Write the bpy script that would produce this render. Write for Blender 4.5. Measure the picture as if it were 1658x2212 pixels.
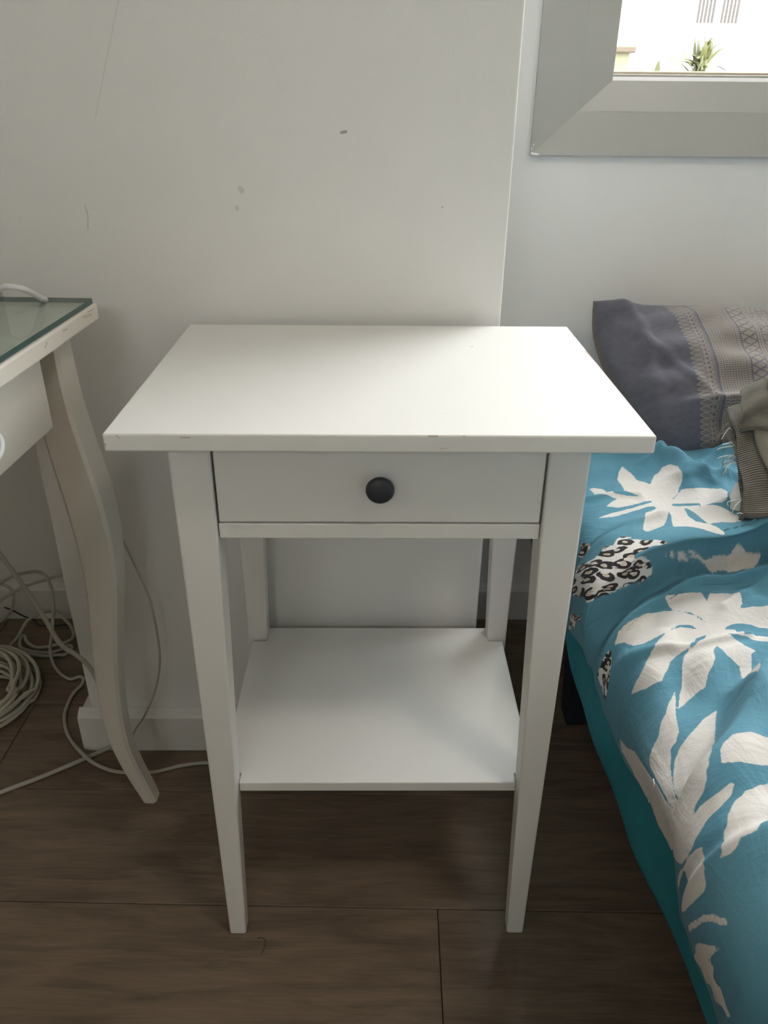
import bpy, bmesh, math, random
import numpy as np
from mathutils import Vector, Matrix

for o in list(bpy.data.objects):
    bpy.data.objects.remove(o)
scene = bpy.context.scene
col = scene.collection
random.seed(7)

# ------------------------------------------------------------------ camera
def make_camera():
    yaw, pitch, roll = 0.0133, 0.4885, 0.0098
    fw = Vector((math.sin(yaw) * math.cos(pitch), math.cos(yaw) * math.cos(pitch), -math.sin(pitch)))
    r = Vector((math.cos(yaw), -math.sin(yaw), 0))
    u = r.cross(fw)
    r2 = r * math.cos(roll) + u * math.sin(roll)
    u2 = -r * math.sin(roll) + u * math.cos(roll)
    cd = bpy.data.cameras.new('camera')
    cd.sensor_fit = 'VERTICAL'; cd.sensor_height = 36.0
    cd.lens = 1701.78 / 2212 * 36.0
    cd.clip_start = 0.02; cd.clip_end = 200
    co = bpy.data.objects.new('camera', cd); col.objects.link(co)
    m = Matrix.Identity(4)
    for i in range(3):
        m[i][0] = r2[i]; m[i][1] = u2[i]; m[i][2] = -fw[i]
    m[0][3], m[1][3], m[2][3] = -0.0046, -0.6057, 0.9499
    co.matrix_world = m
    scene.camera = co
make_camera()

# ------------------------------------------------------------------ world, window portals, exposure
w = bpy.data.worlds.new('sky'); scene.world = w; w.use_nodes = True
bg = w.node_tree.nodes['Background']
bg.inputs[0].default_value = (1.0, 0.985, 1.0, 1); bg.inputs[1].default_value = 4.0
scene.view_settings.view_transform = 'Standard'
scene.view_settings.look = 'None'
scene.view_settings.exposure = 1.8
scene.view_settings.gamma = 1.0
scene.view_settings.use_curve_mapping = False
scene.cycles.max_bounces = 6
scene.cycles.diffuse_bounces = 4
scene.cycles.glossy_bounces = 3
scene.cycles.transmission_bounces = 4
scene.cycles.transparent_max_bounces = 8
scene.cycles.use_adaptive_sampling = True
scene.cycles.adaptive_threshold = 0.12
scene.cycles.adaptive_min_samples = 24
scene.cycles.caustics_reflective = False
scene.cycles.caustics_refractive = False
scene.cycles.sample_clamp_indirect = 6.0

WIN = dict(x0=0.350, x1=2.10, z0=0.974, z1=2.12)        # clear opening of the bedroom window
REAR = dict(x0=-0.90, x1=-0.10, z0=1.70, z1=2.20, y=-2.7)  # window on the wall behind the photographer
def portal(name, loc, rot, sx, sy):
    l = bpy.data.lights.new(name, 'AREA'); l.shape = 'RECTANGLE'; l.size = sx; l.size_y = sy
    l.cycles.is_portal = True
    o = bpy.data.objects.new(name, l); o.location = loc; o.rotation_euler = rot; col.objects.link(o)
portal('window_portal', ((WIN['x0'] + WIN['x1']) / 2, 0.835, (WIN['z0'] + WIN['z1']) / 2), (-math.pi / 2, 0, 0), WIN['x1'] - WIN['x0'] + .1, WIN['z1'] - WIN['z0'] + .1)

portal('rear_window_portal', ((REAR['x0'] + REAR['x1']) / 2, REAR['y'] - .12, (REAR['z0'] + REAR['z1']) / 2), (math.pi / 2, 0, 0), REAR['x1'] - REAR['x0'], REAR['z1'] - REAR['z0'])

# ------------------------------------------------------------------ node helpers
class X:
    """tiny expression wrapper over Math nodes"""
    nt = None
    def __init__(s, v): s.v = v
    @staticmethod
    def op(kind, *a, clamp=False):
        n = X.nt.nodes.new('ShaderNodeMath'); n.operation = kind; n.use_clamp = clamp
        for i, q in enumerate(a):
            q = q.v if isinstance(q, X) else q
            if isinstance(q, (int, float)): n.inputs[i].default_value = q
            else: X.nt.links.new(q, n.inputs[i])
        return X(n.outputs[0])
    def __add__(s, o): return X.op('ADD', s, o)
    __radd__ = __add__
    def __sub__(s, o): return X.op('SUBTRACT', s, o)
    def __rsub__(s, o): return X.op('SUBTRACT', o, s)
    def __mul__(s, o): return X.op('MULTIPLY', s, o)
    __rmul__ = __mul__
    def __truediv__(s, o): return X.op('DIVIDE', s, o)
    def gt(s, o): return X.op('GREATER_THAN', s, o)
    def lt(s, o): return X.op('LESS_THAN', s, o)
    def abs(s): return X.op('ABSOLUTE', s)
    def frac(s): return X.op('FRACT', s)
    def sin(s): return X.op('SINE', s)
    def sqrt(s): return X.op('SQRT', s)
    def max(s, o): return X.op('MAXIMUM', s, o)
    def min(s, o): return X.op('MINIMUM', s, o)
    def clamp(s): return X.op('ADD', s, 0.0, clamp=True)
    def smooth(s, a, b):
        n = X.nt.nodes.new('ShaderNodeMapRange'); n.interpolation_type = 'SMOOTHSTEP'
        X.nt.links.new(s.v, n.inputs[0])
        n.inputs[1].default_value = a; n.inputs[2].default_value = b; n.inputs[3].default_value = 0; n.inputs[4].default_value = 1
        return X(n.outputs[0])

def new_mat(name, color=(.8, .8, .8), rough=.5, spec=.5, metal=0.0):
    m = bpy.data.materials.new(name); m.use_nodes = True
    b = m.node_tree.nodes['Principled BSDF']
    b.inputs['Base Color'].default_value = (*color, 1)
    b.inputs['Roughness'].default_value = rough
    b.inputs['Specular IOR Level'].default_value = spec
    b.inputs['Metallic'].default_value = metal
    X.nt = m.node_tree
    return m, b
def node(kind, **kw):
    n = X.nt.nodes.new(kind)
    for k, v in kw.items(): setattr(n, k, v)
    return n
def coords(kind='Object'):
    return node('ShaderNodeTexCoord').outputs[kind]
def mapped(vec, scale=(1, 1, 1), loc=(0, 0, 0), rot=(0, 0, 0)):
    n = node('ShaderNodeMapping'); X.nt.links.new(vec, n.inputs[0])
    n.inputs['Scale'].default_value = scale; n.inputs['Location'].default_value = loc; n.inputs['Rotation'].default_value = rot
    return n.outputs[0]
def noise(vec, scale, detail=4, rough=.5, dist=0.0, out=0):
    n = node('ShaderNodeTexNoise'); X.nt.links.new(vec, n.inputs['Vector'])
    n.inputs['Scale'].default_value = scale; n.inputs['Detail'].default_value = detail
    n.inputs['Roughness'].default_value = rough; n.inputs['Distortion'].default_value = dist
    return X(n.outputs[0]) if out == 0 else n.outputs[1]
def mixc(fac, a, b):
    n = node('ShaderNodeMix', data_type='RGBA')
    for sock, q in ((n.inputs[0], fac), (n.inputs[6], a), (n.inputs[7], b)):
        q = q.v if isinstance(q, X) else q
        if isinstance(q, (int, float)): sock.default_value = q
        elif isinstance(q, tuple): sock.default_value = (*q, 1)
        else: X.nt.links.new(q, sock)
    return n.outputs[2]
def bump(b, h, strength=.2, dist=.001):
    n = node('ShaderNodeBump'); n.inputs['Strength'].default_value = strength; n.inputs['Distance'].default_value = dist
    X.nt.links.new(h.v if isinstance(h, X) else h, n.inputs['Height'])
    X.nt.links.new(n.outputs[0], b.inputs['Normal'])
def sep(vec):
    n = node('ShaderNodeSeparateXYZ'); X.nt.links.new(vec, n.inputs[0])
    return X(n.outputs[0]), X(n.outputs[1]), X(n.outputs[2])
def marks(vec, caps):
    """mask of small scuffs: capsules (ax,ay,az, bx,by,bz, radius, strength) in object space"""
    x, y, z = sep(vec); tot = None
    for ax, ay, az, bx, by, bz, r, s in caps:
        d = (bx - ax, by - ay, bz - az); L2 = max(d[0] ** 2 + d[1] ** 2 + d[2] ** 2, 1e-9)
        px, py, pz = x - ax, y - ay, z - az
        h = ((px * d[0] + py * d[1] + pz * d[2]) / L2).clamp()
        qx, qy, qz = px - h * d[0], py - h * d[1], pz - h * d[2]
        dd = (qx * qx + qy * qy + qz * qz).sqrt()
        m = (1.0 - dd.smooth(r * .5, r)) * s
        tot = m if tot is None else tot.max(m)
    return tot

# ------------------------------------------------------------------ mesh helpers
def tag(o, label=None, cat=None, group=None, kind=None):
    if label: o['label'] = label
    if cat: o['category'] = cat
    if group: o['group'] = group
    if kind: o['kind'] = kind
    return o
def empty(name, loc=(0, 0, 0), rz=0.0):
    o = bpy.data.objects.new(name, None); col.objects.link(o)
    o.location = loc; o.rotation_euler = (0, 0, rz); o.empty_display_size = .05
    return o
def link(name, me, mat, parent=None, smooth=False):
    if mat: me.materials.append(mat)
    if smooth:
        for p in me.polygons: p.use_smooth = True
    o = bpy.data.objects.new(name, me); col.objects.link(o)
    if parent: o.parent = parent
    return o
def mesh(name, verts, faces, mat, parent=None, smooth=False):
    me = bpy.data.meshes.new(name)
    me.from_pydata([tuple(map(float, v)) for v in verts], [], faces); me.update()
    bm = bmesh.new(); bm.from_mesh(me); bmesh.ops.recalc_face_normals(bm, faces=bm.faces); bm.to_mesh(me); bm.free()
    return link(name, me, mat, parent, smooth)
def bevel_mesh(me, wdt, seg=2, angle=.5):
    bm = bmesh.new(); bm.from_mesh(me)
    ed = [e for e in bm.edges if len(e.link_faces) == 2 and e.calc_face_angle(0) > angle]
    bmesh.ops.bevel(bm, geom=ed, offset=wdt, segments=seg, profile=.5, affect='EDGES', clamp_overlap=True)
    bm.to_mesh(me); bm.free()
def hexa(name, c8, mat, parent=None, bev=.0, seg=2, org=(0, 0, 0)):
    """8 corners: bottom 4 ccw, top 4 ccw"""
    vs = [tuple(c[i] - org[i] for i in range(3)) for c in c8]
    o = mesh(name, vs, [(3, 2, 1, 0), (4, 5, 6, 7), (0, 1, 5, 4), (1, 2, 6, 5), (2, 3, 7, 6), (3, 0, 4, 7)], mat, parent)
    if bev: bevel_mesh(o.data, bev, seg)
    return o
def box(name, lo, hi, mat, parent=None, bev=0.0, seg=2, org=(0, 0, 0)):
    (a, b, c), (d, e, f) = lo, hi
    return hexa(name, [(a, b, c), (d, b, c), (d, e, c), (a, e, c), (a, b, f), (d, b, f), (d, e, f), (a, e, f)], mat, parent, bev, seg, org)
def prism(name, poly, z0, z1, mat, parent=None, bev=0.0, org=(0, 0, 0), axis='z'):
    """extrude a 2D polygon along z (or along y / x)"""
    n = len(poly)
    if axis == 'z': f = lambda p, h: (p[0], p[1], h)
    elif axis == 'y': f = lambda p, h: (p[0], h, p[1])
    else: f = lambda p, h: (h, p[0], p[1])
    vs = [f(p, z0) for p in poly] + [f(p, z1) for p in poly]
    vs = [tuple(v[i] - org[i] for i in range(3)) for v in vs]
    fs = [tuple(range(n))[::-1], tuple(range(n, 2 * n))] + [(i, (i + 1) % n, n + (i + 1) % n, n + i) for i in range(n)]
    o = mesh(name, vs, fs, mat, parent)
    if bev: bevel_mesh(o.data, bev)
    return o
def catmull(pts, n=6, closed=False):
    P = [np.array(p, float) for p in pts]
    if closed: P = [P[-1]] + P + [P[0], P[1]]
    else: P = [2 * P[0] - P[1]] + P + [2 * P[-1] - P[-2]]
    out = []
    for i in range(1, len(P) - 2):
        a, b, c, d = P[i - 1:i + 3]
        for k in range(n):
            t = k / n
            out.append(.5 * (2 * b + (c - a) * t + (2 * a - 5 * b + 4 * c - d) * t * t + (3 * b - a - 3 * c + d) * t ** 3))
    if not closed: out.append(P[-2])
    return np.array(out)
def tube(name, pts, r, mat, parent=None, sides=8, closed=False, r_end=None, org=(0, 0, 0)):
    pts = np.asarray(pts, float) - np.array(org); n = len(pts)
    tg = np.gradient(pts, axis=0)
    if closed: tg = np.roll(pts, -1, 0) - np.roll(pts, 1, 0)
    tg /= np.linalg.norm(tg, axis=1)[:, None] + 1e-12
    nrm = np.cross(tg[0], (0, 0, 1.0))
    if np.linalg.norm(nrm) < .1: nrm = np.cross(tg[0], (1.0, 0, 0))
    vs = []
    for i in range(n):
        nrm = nrm - tg[i] * nrm.dot(tg[i]); nrm /= np.linalg.norm(nrm)
        bn = np.cross(tg[i], nrm)
        rr = r if r_end is None else r + (r_end - r) * i / (n - 1)
        for k in range(sides):
            a = 2 * math.pi * k / sides
            vs.append(pts[i] + rr * (math.cos(a) * nrm + math.sin(a) * bn))
    fs = []
    for i in range(n if closed else n - 1):
        j = (i + 1) % n
        for k in range(sides):
            k2 = (k + 1) % sides
            fs.append((i * sides + k, i * sides + k2, j * sides + k2, j * sides + k))
    if not closed:
        fs.append(tuple(range(sides))[::-1]); fs.append(tuple((n - 1) * sides + k for k in range(sides)))
    return mesh(name, vs, fs, mat, parent, True)
def lathe(name, prof, center, axis, mat, parent=None, n=32, org=(0, 0, 0)):
    """prof: (distance along axis, radius); axis unit vector"""
    ax = np.array(axis, float); a = np.cross(ax, (0, 0, 1.0)) if abs(ax[2]) < .9 else np.array((1.0, 0, 0)); a /= np.linalg.norm(a); b = np.cross(ax, a)
    vs = []; c = np.array(center, float) - np.array(org)
    for d, r in prof:
        for k in range(n):
            t = 2 * math.pi * k / n
            vs.append(c + ax * d + r * (math.cos(t) * a + math.sin(t) * b))
    m = len(prof)
    fs = [(i * n + k, i * n + (k + 1) % n, (i + 1) * n + (k + 1) % n, (i + 1) * n + k) for i in range(m - 1) for k in range(n)]
    fs += [tuple(range(n)), tuple((m - 1) * n + k for k in range(n))]
    return mesh(name, vs, fs, mat, parent, True)
def grid_mesh(name, P, mat, parent=None, uv=None, thick=0.0, smooth=True, offset=-1):
    """P: (nu,nv,3) array"""
    nu, nv = P.shape[:2]
    me = bpy.data.meshes.new(name)
    idx = np.arange(nu * nv).reshape(nu, nv)
    q = np.stack([idx[:-1, :-1], idx[1:, :-1], idx[1:, 1:], idx[:-1, 1:]], -1).reshape(-1, 4)
    me.from_pydata(P.reshape(-1, 3).tolist(), [], q.tolist()); me.update()
    if uv is not None:
        l = me.uv_layers.new(name='UVMap')
        li = np.empty(len(me.loops), np.int32); me.loops.foreach_get('vertex_index', li)
        l.data.foreach_set('uv', uv.reshape(-1, 2)[li].astype(np.float32).ravel())
    o = link(name, me, mat, parent, smooth)
    if thick:
        s = o.modifiers.new('thickness', 'SOLIDIFY'); s.thickness = thick; s.offset = offset
    return o

# ------------------------------------------------------------------ materials
def plaster(name, color, caps=None, dark=(.12, .11, .10)):
    m, b = new_mat(name, color, .75, .25)
    v = coords(); n = noise(v, 3.0, 3); c = mixc(n.smooth(.3, .7), tuple(k * .97 for k in color), color)
    if caps: c = mixc(marks(v, caps), c, dark)
    X.nt.links.new(c, b.inputs['Base Color'])
    bump(b, noise(v, 260, 3) + noise(v, 30, 2) * .6, .12, .0012)
    return m
WALL = (.80, .80, .79)
M_wall = plaster('wall_paint', WALL)
M_pillar = plaster('pillar_paint', WALL, [
    (-.043, .366, .911, -.038, .366, .912, .0021, .6), (-.160, .366, .852, -.158, .366, .850, .004, .22), (-.165, .366, .832, -.165, .366, .830, .0025, .22),
    (-.340, .366, .833, -.3385, .366, .822, .0008, .35), (-.3385, .366, .822, -.341, .366, .806, .0008, .3),
    (-.269, .366, 1.04, -.296, .366, .970, .0012, .10), (-.296, .366, .970, -.314, .366, .921, .0009, .12), (.072, .366, .834, .073, .366, .834, .0012, .4)])
M_cream = plaster('wall_paint_cream', (.78, .74, .67))
M_ceiling = plaster('ceiling_paint', (.82, .82, .81))
M_base = new_mat('baseboard_white', (.74, .73, .71), .45)[0]
M_pvc, b = new_mat('window_frame_grey', (.42, .42, .40), .36, .5)
v = coords()
X.nt.links.new(mixc(marks(v, [(.234, .72, .8705, .244, .72, .869, .0022, 1.0), (.236, .72, .882, .239, .72, .884, .0014, 1.0), (.2335, .72, .878, .2335, .72, .876, .0012, 1.0)]), (.42, .42, .40), (.85, .85, .84)), b.inputs['Base Color'])
bump(b, noise(v, 60, 3), .05, .001)
M_bead = new_mat('glazing_bead_white', (.75, .75, .78), .4)[0]
M_track = new_mat('outer_track_grey', (.30, .28, .25), .5)[0]
M_stone = new_mat('outer_sill_stone', (.42, .36, .29), .7)[0]

def pane_mat(name='window_glass', tint=(.96, .98, .97)):
    m = bpy.data.materials.new(name); m.use_nodes = True; nt = m.node_tree; X.nt = nt
    nt.nodes.remove(nt.nodes['Principled BSDF'])
    tr = node('ShaderNodeBsdfTransparent'); tr.inputs[0].default_value = (*tint, 1)
    gl = node('ShaderNodeBsdfGlossy'); gl.inputs['Roughness'].default_value = .02
    lw = node('ShaderNodeLayerWeight'); lw.inputs[0].default_value = .5
    fr = .03 + X.op('POWER', X(lw.outputs['Facing']), 5.0) * .8
    mx = node('ShaderNodeMixShader')
    nt.links.new(fr.v, mx.inputs[0]); nt.links.new(tr.outputs[0], mx.inputs[1]); nt.links.new(gl.outputs[0], mx.inputs[2])
    nt.links.new(mx.outputs[0], nt.nodes['Material Output'].inputs[0])
    return m
M_pane = pane_mat()

def wood_floor():
    m, b = new_mat('laminate_oak', rough=.42, spec=.4)
    oi = node('ShaderNodeObjectInfo'); rnd = X(oi.outputs['Random'])
    v = coords(); add = node('ShaderNodeVectorMath', operation='ADD'); X.nt.links.new(v, add.inputs[0])
    cx = node('ShaderNodeCombineXYZ'); X.nt.links.new((rnd * 37.0).v, cx.inputs[0]); X.nt.links.new((rnd * 11.0).v, cx.inputs[1])
    X.nt.links.new(cx.outputs[0], add.inputs[1]); v = add.outputs[0]
    g1 = noise(mapped(v, (1.3, 9, 9)), 4.0, 6, .62, 1.2)
    g2 = noise(mapped(v, (3, 60, 60)), 6.0, 4, .6, .4)
    g3 = noise(mapped(v, (1, 3.2, 3.2)), 2.2, 3, .5, 2.0)
    t = (g1.smooth(.32, .68) * .55 + g2.smooth(.3, .7) * .25 + g3.smooth(.3, .7) * .2) + (rnd - .5) * .18
    c = mixc(t.clamp(), (.125, .088, .060), (.270, .202, .142))
    X.nt.links.new(c, b.inputs['Base Color'])
    X.nt.links.new((.40 + g2 * .12).v, b.inputs['Roughness'])
    bump(b, g2 * .7 + g1 * .5, .12, .0008)
    return m
M_floor = wood_floor()
M_under = new_mat('floor_joint_dark', (.012, .009, .007), .8)[0]

def furniture_white(name, color, rough, caps=None, chip=(.42, .30, .22), spec=.4):
    m, b = new_mat(name, color, rough, spec)
    v = coords()
    if caps:
        X.nt.links.new(mixc(marks(v, caps), color, chip), b.inputs['Base Color'])
    bump(b, noise(v, 90, 3) + noise(v, 700, 2) * .3, .03, .0006)
    return m
M_white = furniture_white('nightstand_white', (.80, .795, .775), .40)

# ------------------------------------------------------------------ room shell
YW, YP = .73, .366
RX0, RX1, RY0, RZ = -2.0, 2.5, -2.7, 2.55
def ring(name, A, ya, B, yb, yback, mat, parent=None, backA=None):
    """frame ring: front slopes from outer rect A (at ya) to inner rect B (at yb); rect = (x0,x1,z0,z1)"""
    def r(R, y): x0, x1, z0, z1 = R; return [(x0, y, z0), (x1, y, z0), (x1, y, z1), (x0, y, z1)]
    vs = r(A, ya) + r(B, yb) + r(A, yback) + r(B, yback)
    fs = []
    for i in range(4):
        j = (i + 1) % 4
        fs += [(i, j, 4 + j, 4 + i), (8 + j, 8 + i, 12 + i, 12 + j), (4 + i, 4 + j, 12 + j, 12 + i), (j, i, 8 + i, 8 + j)]
    return mesh(name, vs, fs, mat, parent)
def wall_hole(name, A, B, y0, y1, mat):
    o = ring(name, A, y0, B, y0, y1, mat); tag(o, kind='structure'); return o

floor = box('floor', (RX0, RY0, -.06), (RX1, YW, -.0085), M_under); tag(floor, kind='structure')
ang = -.0225
pw, pl = .19, 1.22
px0, py0 = .080, .066
plank_me = None
for r in range(-16, 6):
    off = 0.0 if r == -1 else ((r * 0.437) % 1.0) * pl
    if r == 0: off = .52
    for k in range(-3, 4):
        lx0 = off + k * pl; ly0 = r * pw
        cx, cy = lx0 + pl / 2, ly0 + pw / 2
        wx = px0 + cx * math.cos(ang) - cy * math.sin(ang); wy = py0 + cx * math.sin(ang) + cy * math.cos(ang)
        if wx + pl / 2 < RX0 or wx - pl / 2 > RX1 or wy - pw / 2 > YW - .005 or wy + pw / 2 < RY0: continue
        if plank_me is None:
            o = box('plank', (-pl / 2 + .0005, -pw / 2 + .0005, -.008), (pl / 2 - .0005, pw / 2 - .0005, 0), M_floor, floor, .0007, 1)
            plank_me = o.data
        else:
            o = bpy.data.objects.new('plank', plank_me); col.objects.link(o); o.parent = floor
        o.location = (wx, wy, 0); o.rotation_euler = (0, 0, ang)

FA, FB, FC = (.233, 2.217, .868, 2.226), (.302, 2.148, .9285, 2.165), (.3525, 2.0975, .970, 2.124)
wall_hole('wall_back', (RX0 - .2, RX1 + .2, -.06, RZ), (.240, 2.21, .875, 2.22), YW, .95, M_wall)
pil = box('wall_pillar', (-.458, YP, -.008), (.150, YW - .0005, RZ), M_pillar); tag(pil, kind='structure'); bevel_mesh(pil.data, .002, 2)
tag(box('wall_left', (RX0 - .2, RY0, -.06), (RX0, YW, RZ), M_cream), kind='structure')
tag(box('wall_right', (RX1, RY0, -.06), (RX1 + .2, YW, RZ), M_cream), kind='structure')
tag(box('ceiling', (RX0 - .2, RY0 - .2, RZ), (RX1 + .2, .95, RZ + .15), M_ceiling), kind='structure')
RA = (REAR['x0'], REAR['x1'], REAR['z0'], REAR['z1'])
wall_hole('wall_rear', (RX0 - .2, RX1 + .2, -.06, RZ), RA, RY0, RY0 - .2, M_cream)

# baseboards with a chamfered top
bt, bh = .016, .078
prof = lambda y: [(y, -.0), (y - bt, -.0), (y - bt, .068), (y - bt + .004, .072), (y - .002, bh), (y, bh)]
tag(prism('baseboard_back', prof(YW), .1505, RX1, M_base, axis='x'), kind='structure')
tag(prism('baseboard_back_left', prof(YW), RX0, -.4585, M_base, axis='x'), kind='structure')
tag(prism('baseboard_pillar', prof(YP), -.458 - bt - .002, .150, M_base, axis='x'), kind='structure')
xs = -.458
tag(prism('baseboard_pillar_side', [(xs, 0), (xs, bh), (xs - .002, bh), (xs - bt + .002, .072), (xs - bt - .002, .068), (xs - bt - .002, 0)], YP, YW - bt, M_base, axis='y'), kind='structure')

# bedroom window
win = empty('window_1', (0, 0, 0)); tag(win, kind='structure')
ring('outer_frame', FA, .720, FB, .735, .80, M_pvc, win)
ring('sash', FB, .7347, FC, .750, .795, M_pvc, win)
ring('glazing_bead', FC, .788, (FC[0] + .003, FC[1] - .003, FC[2] + .006, FC[3] - .006), .790, .80, M_bead, win)
box('pane', (FC[0] - .01, .800, FC[2] - .01), (FC[1] + .01, .805, FC[3] + .01), M_pane, win)
box('shutter_track', (.263, .835, .901), (2.189, .862, .9805), M_track, win, .001, 1)
box('outer_sill', (.263, .88, .901), (2.189, .97, .9865), M_stone, win, .002, 1)

# window on the rear wall, out of view, gives the room its second daylight
win2 = empty('window_2', (0, 0, 0)); tag(win2, kind='structure')
y2 = RY0 - .06; xm = (RA[0] + RA[1]) / 2
ring('outer_frame', RA, y2, (RA[0] + .05, RA[1] - .05, RA[2] + .05, RA[3] - .05), y2, y2 - .06, M_bead, win2)
box('mullion', (xm - .03, y2 - .05, RA[2] + .05), (xm + .03, y2, RA[3] - .05), M_bead, win2, .003)
box('pane', (RA[0] + .05, y2 - .03, RA[2] + .05), (xm - .03, y2 - .024, RA[3] - .05), M_pane, win2)
box('pane', (xm + .03, y2 - .03, RA[2] + .05), (RA[1] - .05, y2 - .024, RA[3] - .05), M_pane, win2)

# round opal ceiling lamp above and behind the camera
LX, LY = .90, -.75
lamp = empty('ceiling_lamp', (LX, LY, RZ)); tag(lamp, 'round opal ceiling lamp lighting the room from above', 'lamp')
M_opal, b = new_mat('lamp_opal', (.9, .88, .84), .4)
b.inputs['Emission Color'].default_value = (1.0, .88, .73, 1); b.inputs['Emission Strength'].default_value = 7
lathe('canopy', [(0, .20), (.03, .205), (.035, .20)], (0, 0, 0), (0, 0, -1), M_bead, lamp, 40)
lathe('diffuser', [(.036, .19), (.06, .185), (.085, .15), (.10, .09), (.105, .02)], (0, 0, 0), (0, 0, -1), M_opal, lamp, 40)

# ------------------------------------------------------------------ nightstand
M_top = furniture_white('nightstand_top_white', (.78, .775, .755), .46, [
    (.229, .245, .70, .231, .205, .70, .0035, .8), (.230, .205, .70, .231, .193, .70, .0018, .7), (.102, .260, .70, .1045, .2605, .70, .0011, .8),
    (.040, .0, .6995, .047, .0, .6995, .0013, .8), (.068, .0, .6995, .070, .0, .6995, .0009, .7), (-.165, .0, .697, -.158, .0, .697, .0008, .6),
    (-.2285, .0, .691, -.2285, .0, .690, .0012, .6), (.2285, .0, .70, .230, .0, .697, .0012, .6), (.054, .050, .70, .062, .051, .70, .0007, .15),
    (-.218, .0, .699, -.216, .0, .696, .0006, .6), (0.05, .0, .688, .055, .0, .6885, .0007, .3)], spec=.07)
M_knob, b = new_mat('knob_black', (.032, .037, .044), .42, .5)
bump(b, noise(coords(), 300, 3), .05, .0005)
NO = (0, .19, 0)
ns = empty('nightstand', NO)
tag(ns, 'white wooden nightstand with one drawer, dark round knob and open lower shelf', 'nightstand')
o = box('tabletop', (-.23, 0, .684), (.23, .35, .70), M_top, ns); 
bevel_mesh(o.data, .0018, 3)
# keep the scuff coordinates in world units: the tabletop mesh is authored in world space and the part is shifted back
def shift(o): o.location = (-NO[0], -NO[1], -NO[2])
shift(o)
def leg(sx, front):
    """square leg, straight at the top, tapering on its two inner faces"""
    xo = .187 * sx
    yo = .031 if front else .345
    d = 1 if front else -1
    zs = [(0, .0195, .019), (.0025, .0205, .020), (.575, .0365, .036), (.684, .037, .0365)]
    vs = []
    for z, wx, wy in zs:
        e = .0 if z > .002 else .0012
        xa, xb = xo - sx * e, xo - sx * wx
        ya, yb = yo + d * e, yo + d * wy
        vs += [(xa, ya, z), (xb, ya, z), (xb, yb, z), (xa, yb, z)]
    fs = [(0, 1, 2, 3), (12, 13, 14, 15)]
    for i in range(3):
        for k in range(4):
            k2 = (k + 1) % 4
            fs.append((i * 4 + k, i * 4 + k2, i * 4 + 4 + k2, i * 4 + 4 + k))
    o = mesh('leg', vs, fs, M_white, ns); bevel_mesh(o.data, .0022, 3, .6); shift(o)
for sx in (-1, 1):
    for fr in (True, False): leg(sx, fr)
dr = box('drawer', (-.1482, .0345, .5985), (.1482, .052, .6825), M_white, ns, .0012, 2); shift(dr)
kn = lathe('knob', [(0, .0055), (.003, .0050), (.005, .0052), (.0068, .0086), (.0085, .0122), (.0105, .0130), (.0128, .0124), (.0146, .0103), (.0156, .0068), (.0160, .003), (.0161, .0004)], (0, .0344, .6372), (0, -1, 0), M_knob, dr, 40)
kn['label'] = 'dark grey round knob'
shift(box('drawer_rail', (-.1495, .0355, .5805), (.1495, .058, .5965), M_white, ns, .0012, 2))
for sx in (-1, 1):
    shift(box('side_panel', (sx * .181 if sx < 0 else .167, .0665, .582), (-.167 if sx < 0 else .181, .310, .684), M_white, ns, .001, 1))
shift(box('back_panel', (-.1505, .324, .582), (.1505, .340, .684), M_white, ns, .001, 1))
shift(box('drawer_tray', (-.146, .0525, .604), (.146, .318, .66), M_white, ns))
sh = [(-.1592, .048), (.1592, .048), (.1592, .0628), (.181, .0628), (.181, .3135), (.1605, .3135), (.1605, .3455), (-.1605, .3455), (-.1605, .3135), (-.181, .3135), (-.181, .0628), (-.1592, .0628)]
shift(prism('shelf', sh, .2365, .250, M_white, ns, .0012))

# ------------------------------------------------------------------ vanity desk with a glass top
M_desk = furniture_white('desk_white', (.74, .71, .65), .38)
M_dtop = furniture_white('desk_top_white', (.76, .73, .67), .38, [
    (-.0, -.02, .010, -.0, -.045, .013, .0016, .45), (-.0, -.09, .012, -.0, -.10, .013, .0014, .5), (0, -.14, .012, 0, -.146, .009, .0016, .5), (0, -.012, .014, 0, -.03, .015, .001, .4)], (.30, .26, .21))
M_gtop = pane_mat('glass_top_clear', (.93, .97, .955))
M_gedge = new_mat('glass_edge_green', (.05, .11, .10), .15, .6)[0]
DO = Vector((-.319, .294, .720)); DA = -.043
dk = empty('vanity_desk', (DO.x, DO.y, 0), DA)
tag(dk, 'white vanity desk with curved cabriole legs and a glass sheet on top', 'desk')
DW, DL = .43, .82       # depth to the left, length toward the camera (local -x, -y)
o = box('desk_top', (-DW, -DL, .0), (0, 0, .018), M_dtop, dk, .002, 2); o.location = (0, 0, .720)
gl = box('glass_sheet', (-DW + .004, -DL + .004, .0), (-.0035, -.004, .0055), M_gtop, dk); gl.location = (0, 0, .7385)
gl.data.materials.append(M_gedge)
for p in gl.data.polygons:
    if abs(p.normal.z) < .5: p.material_index = 1
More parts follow.
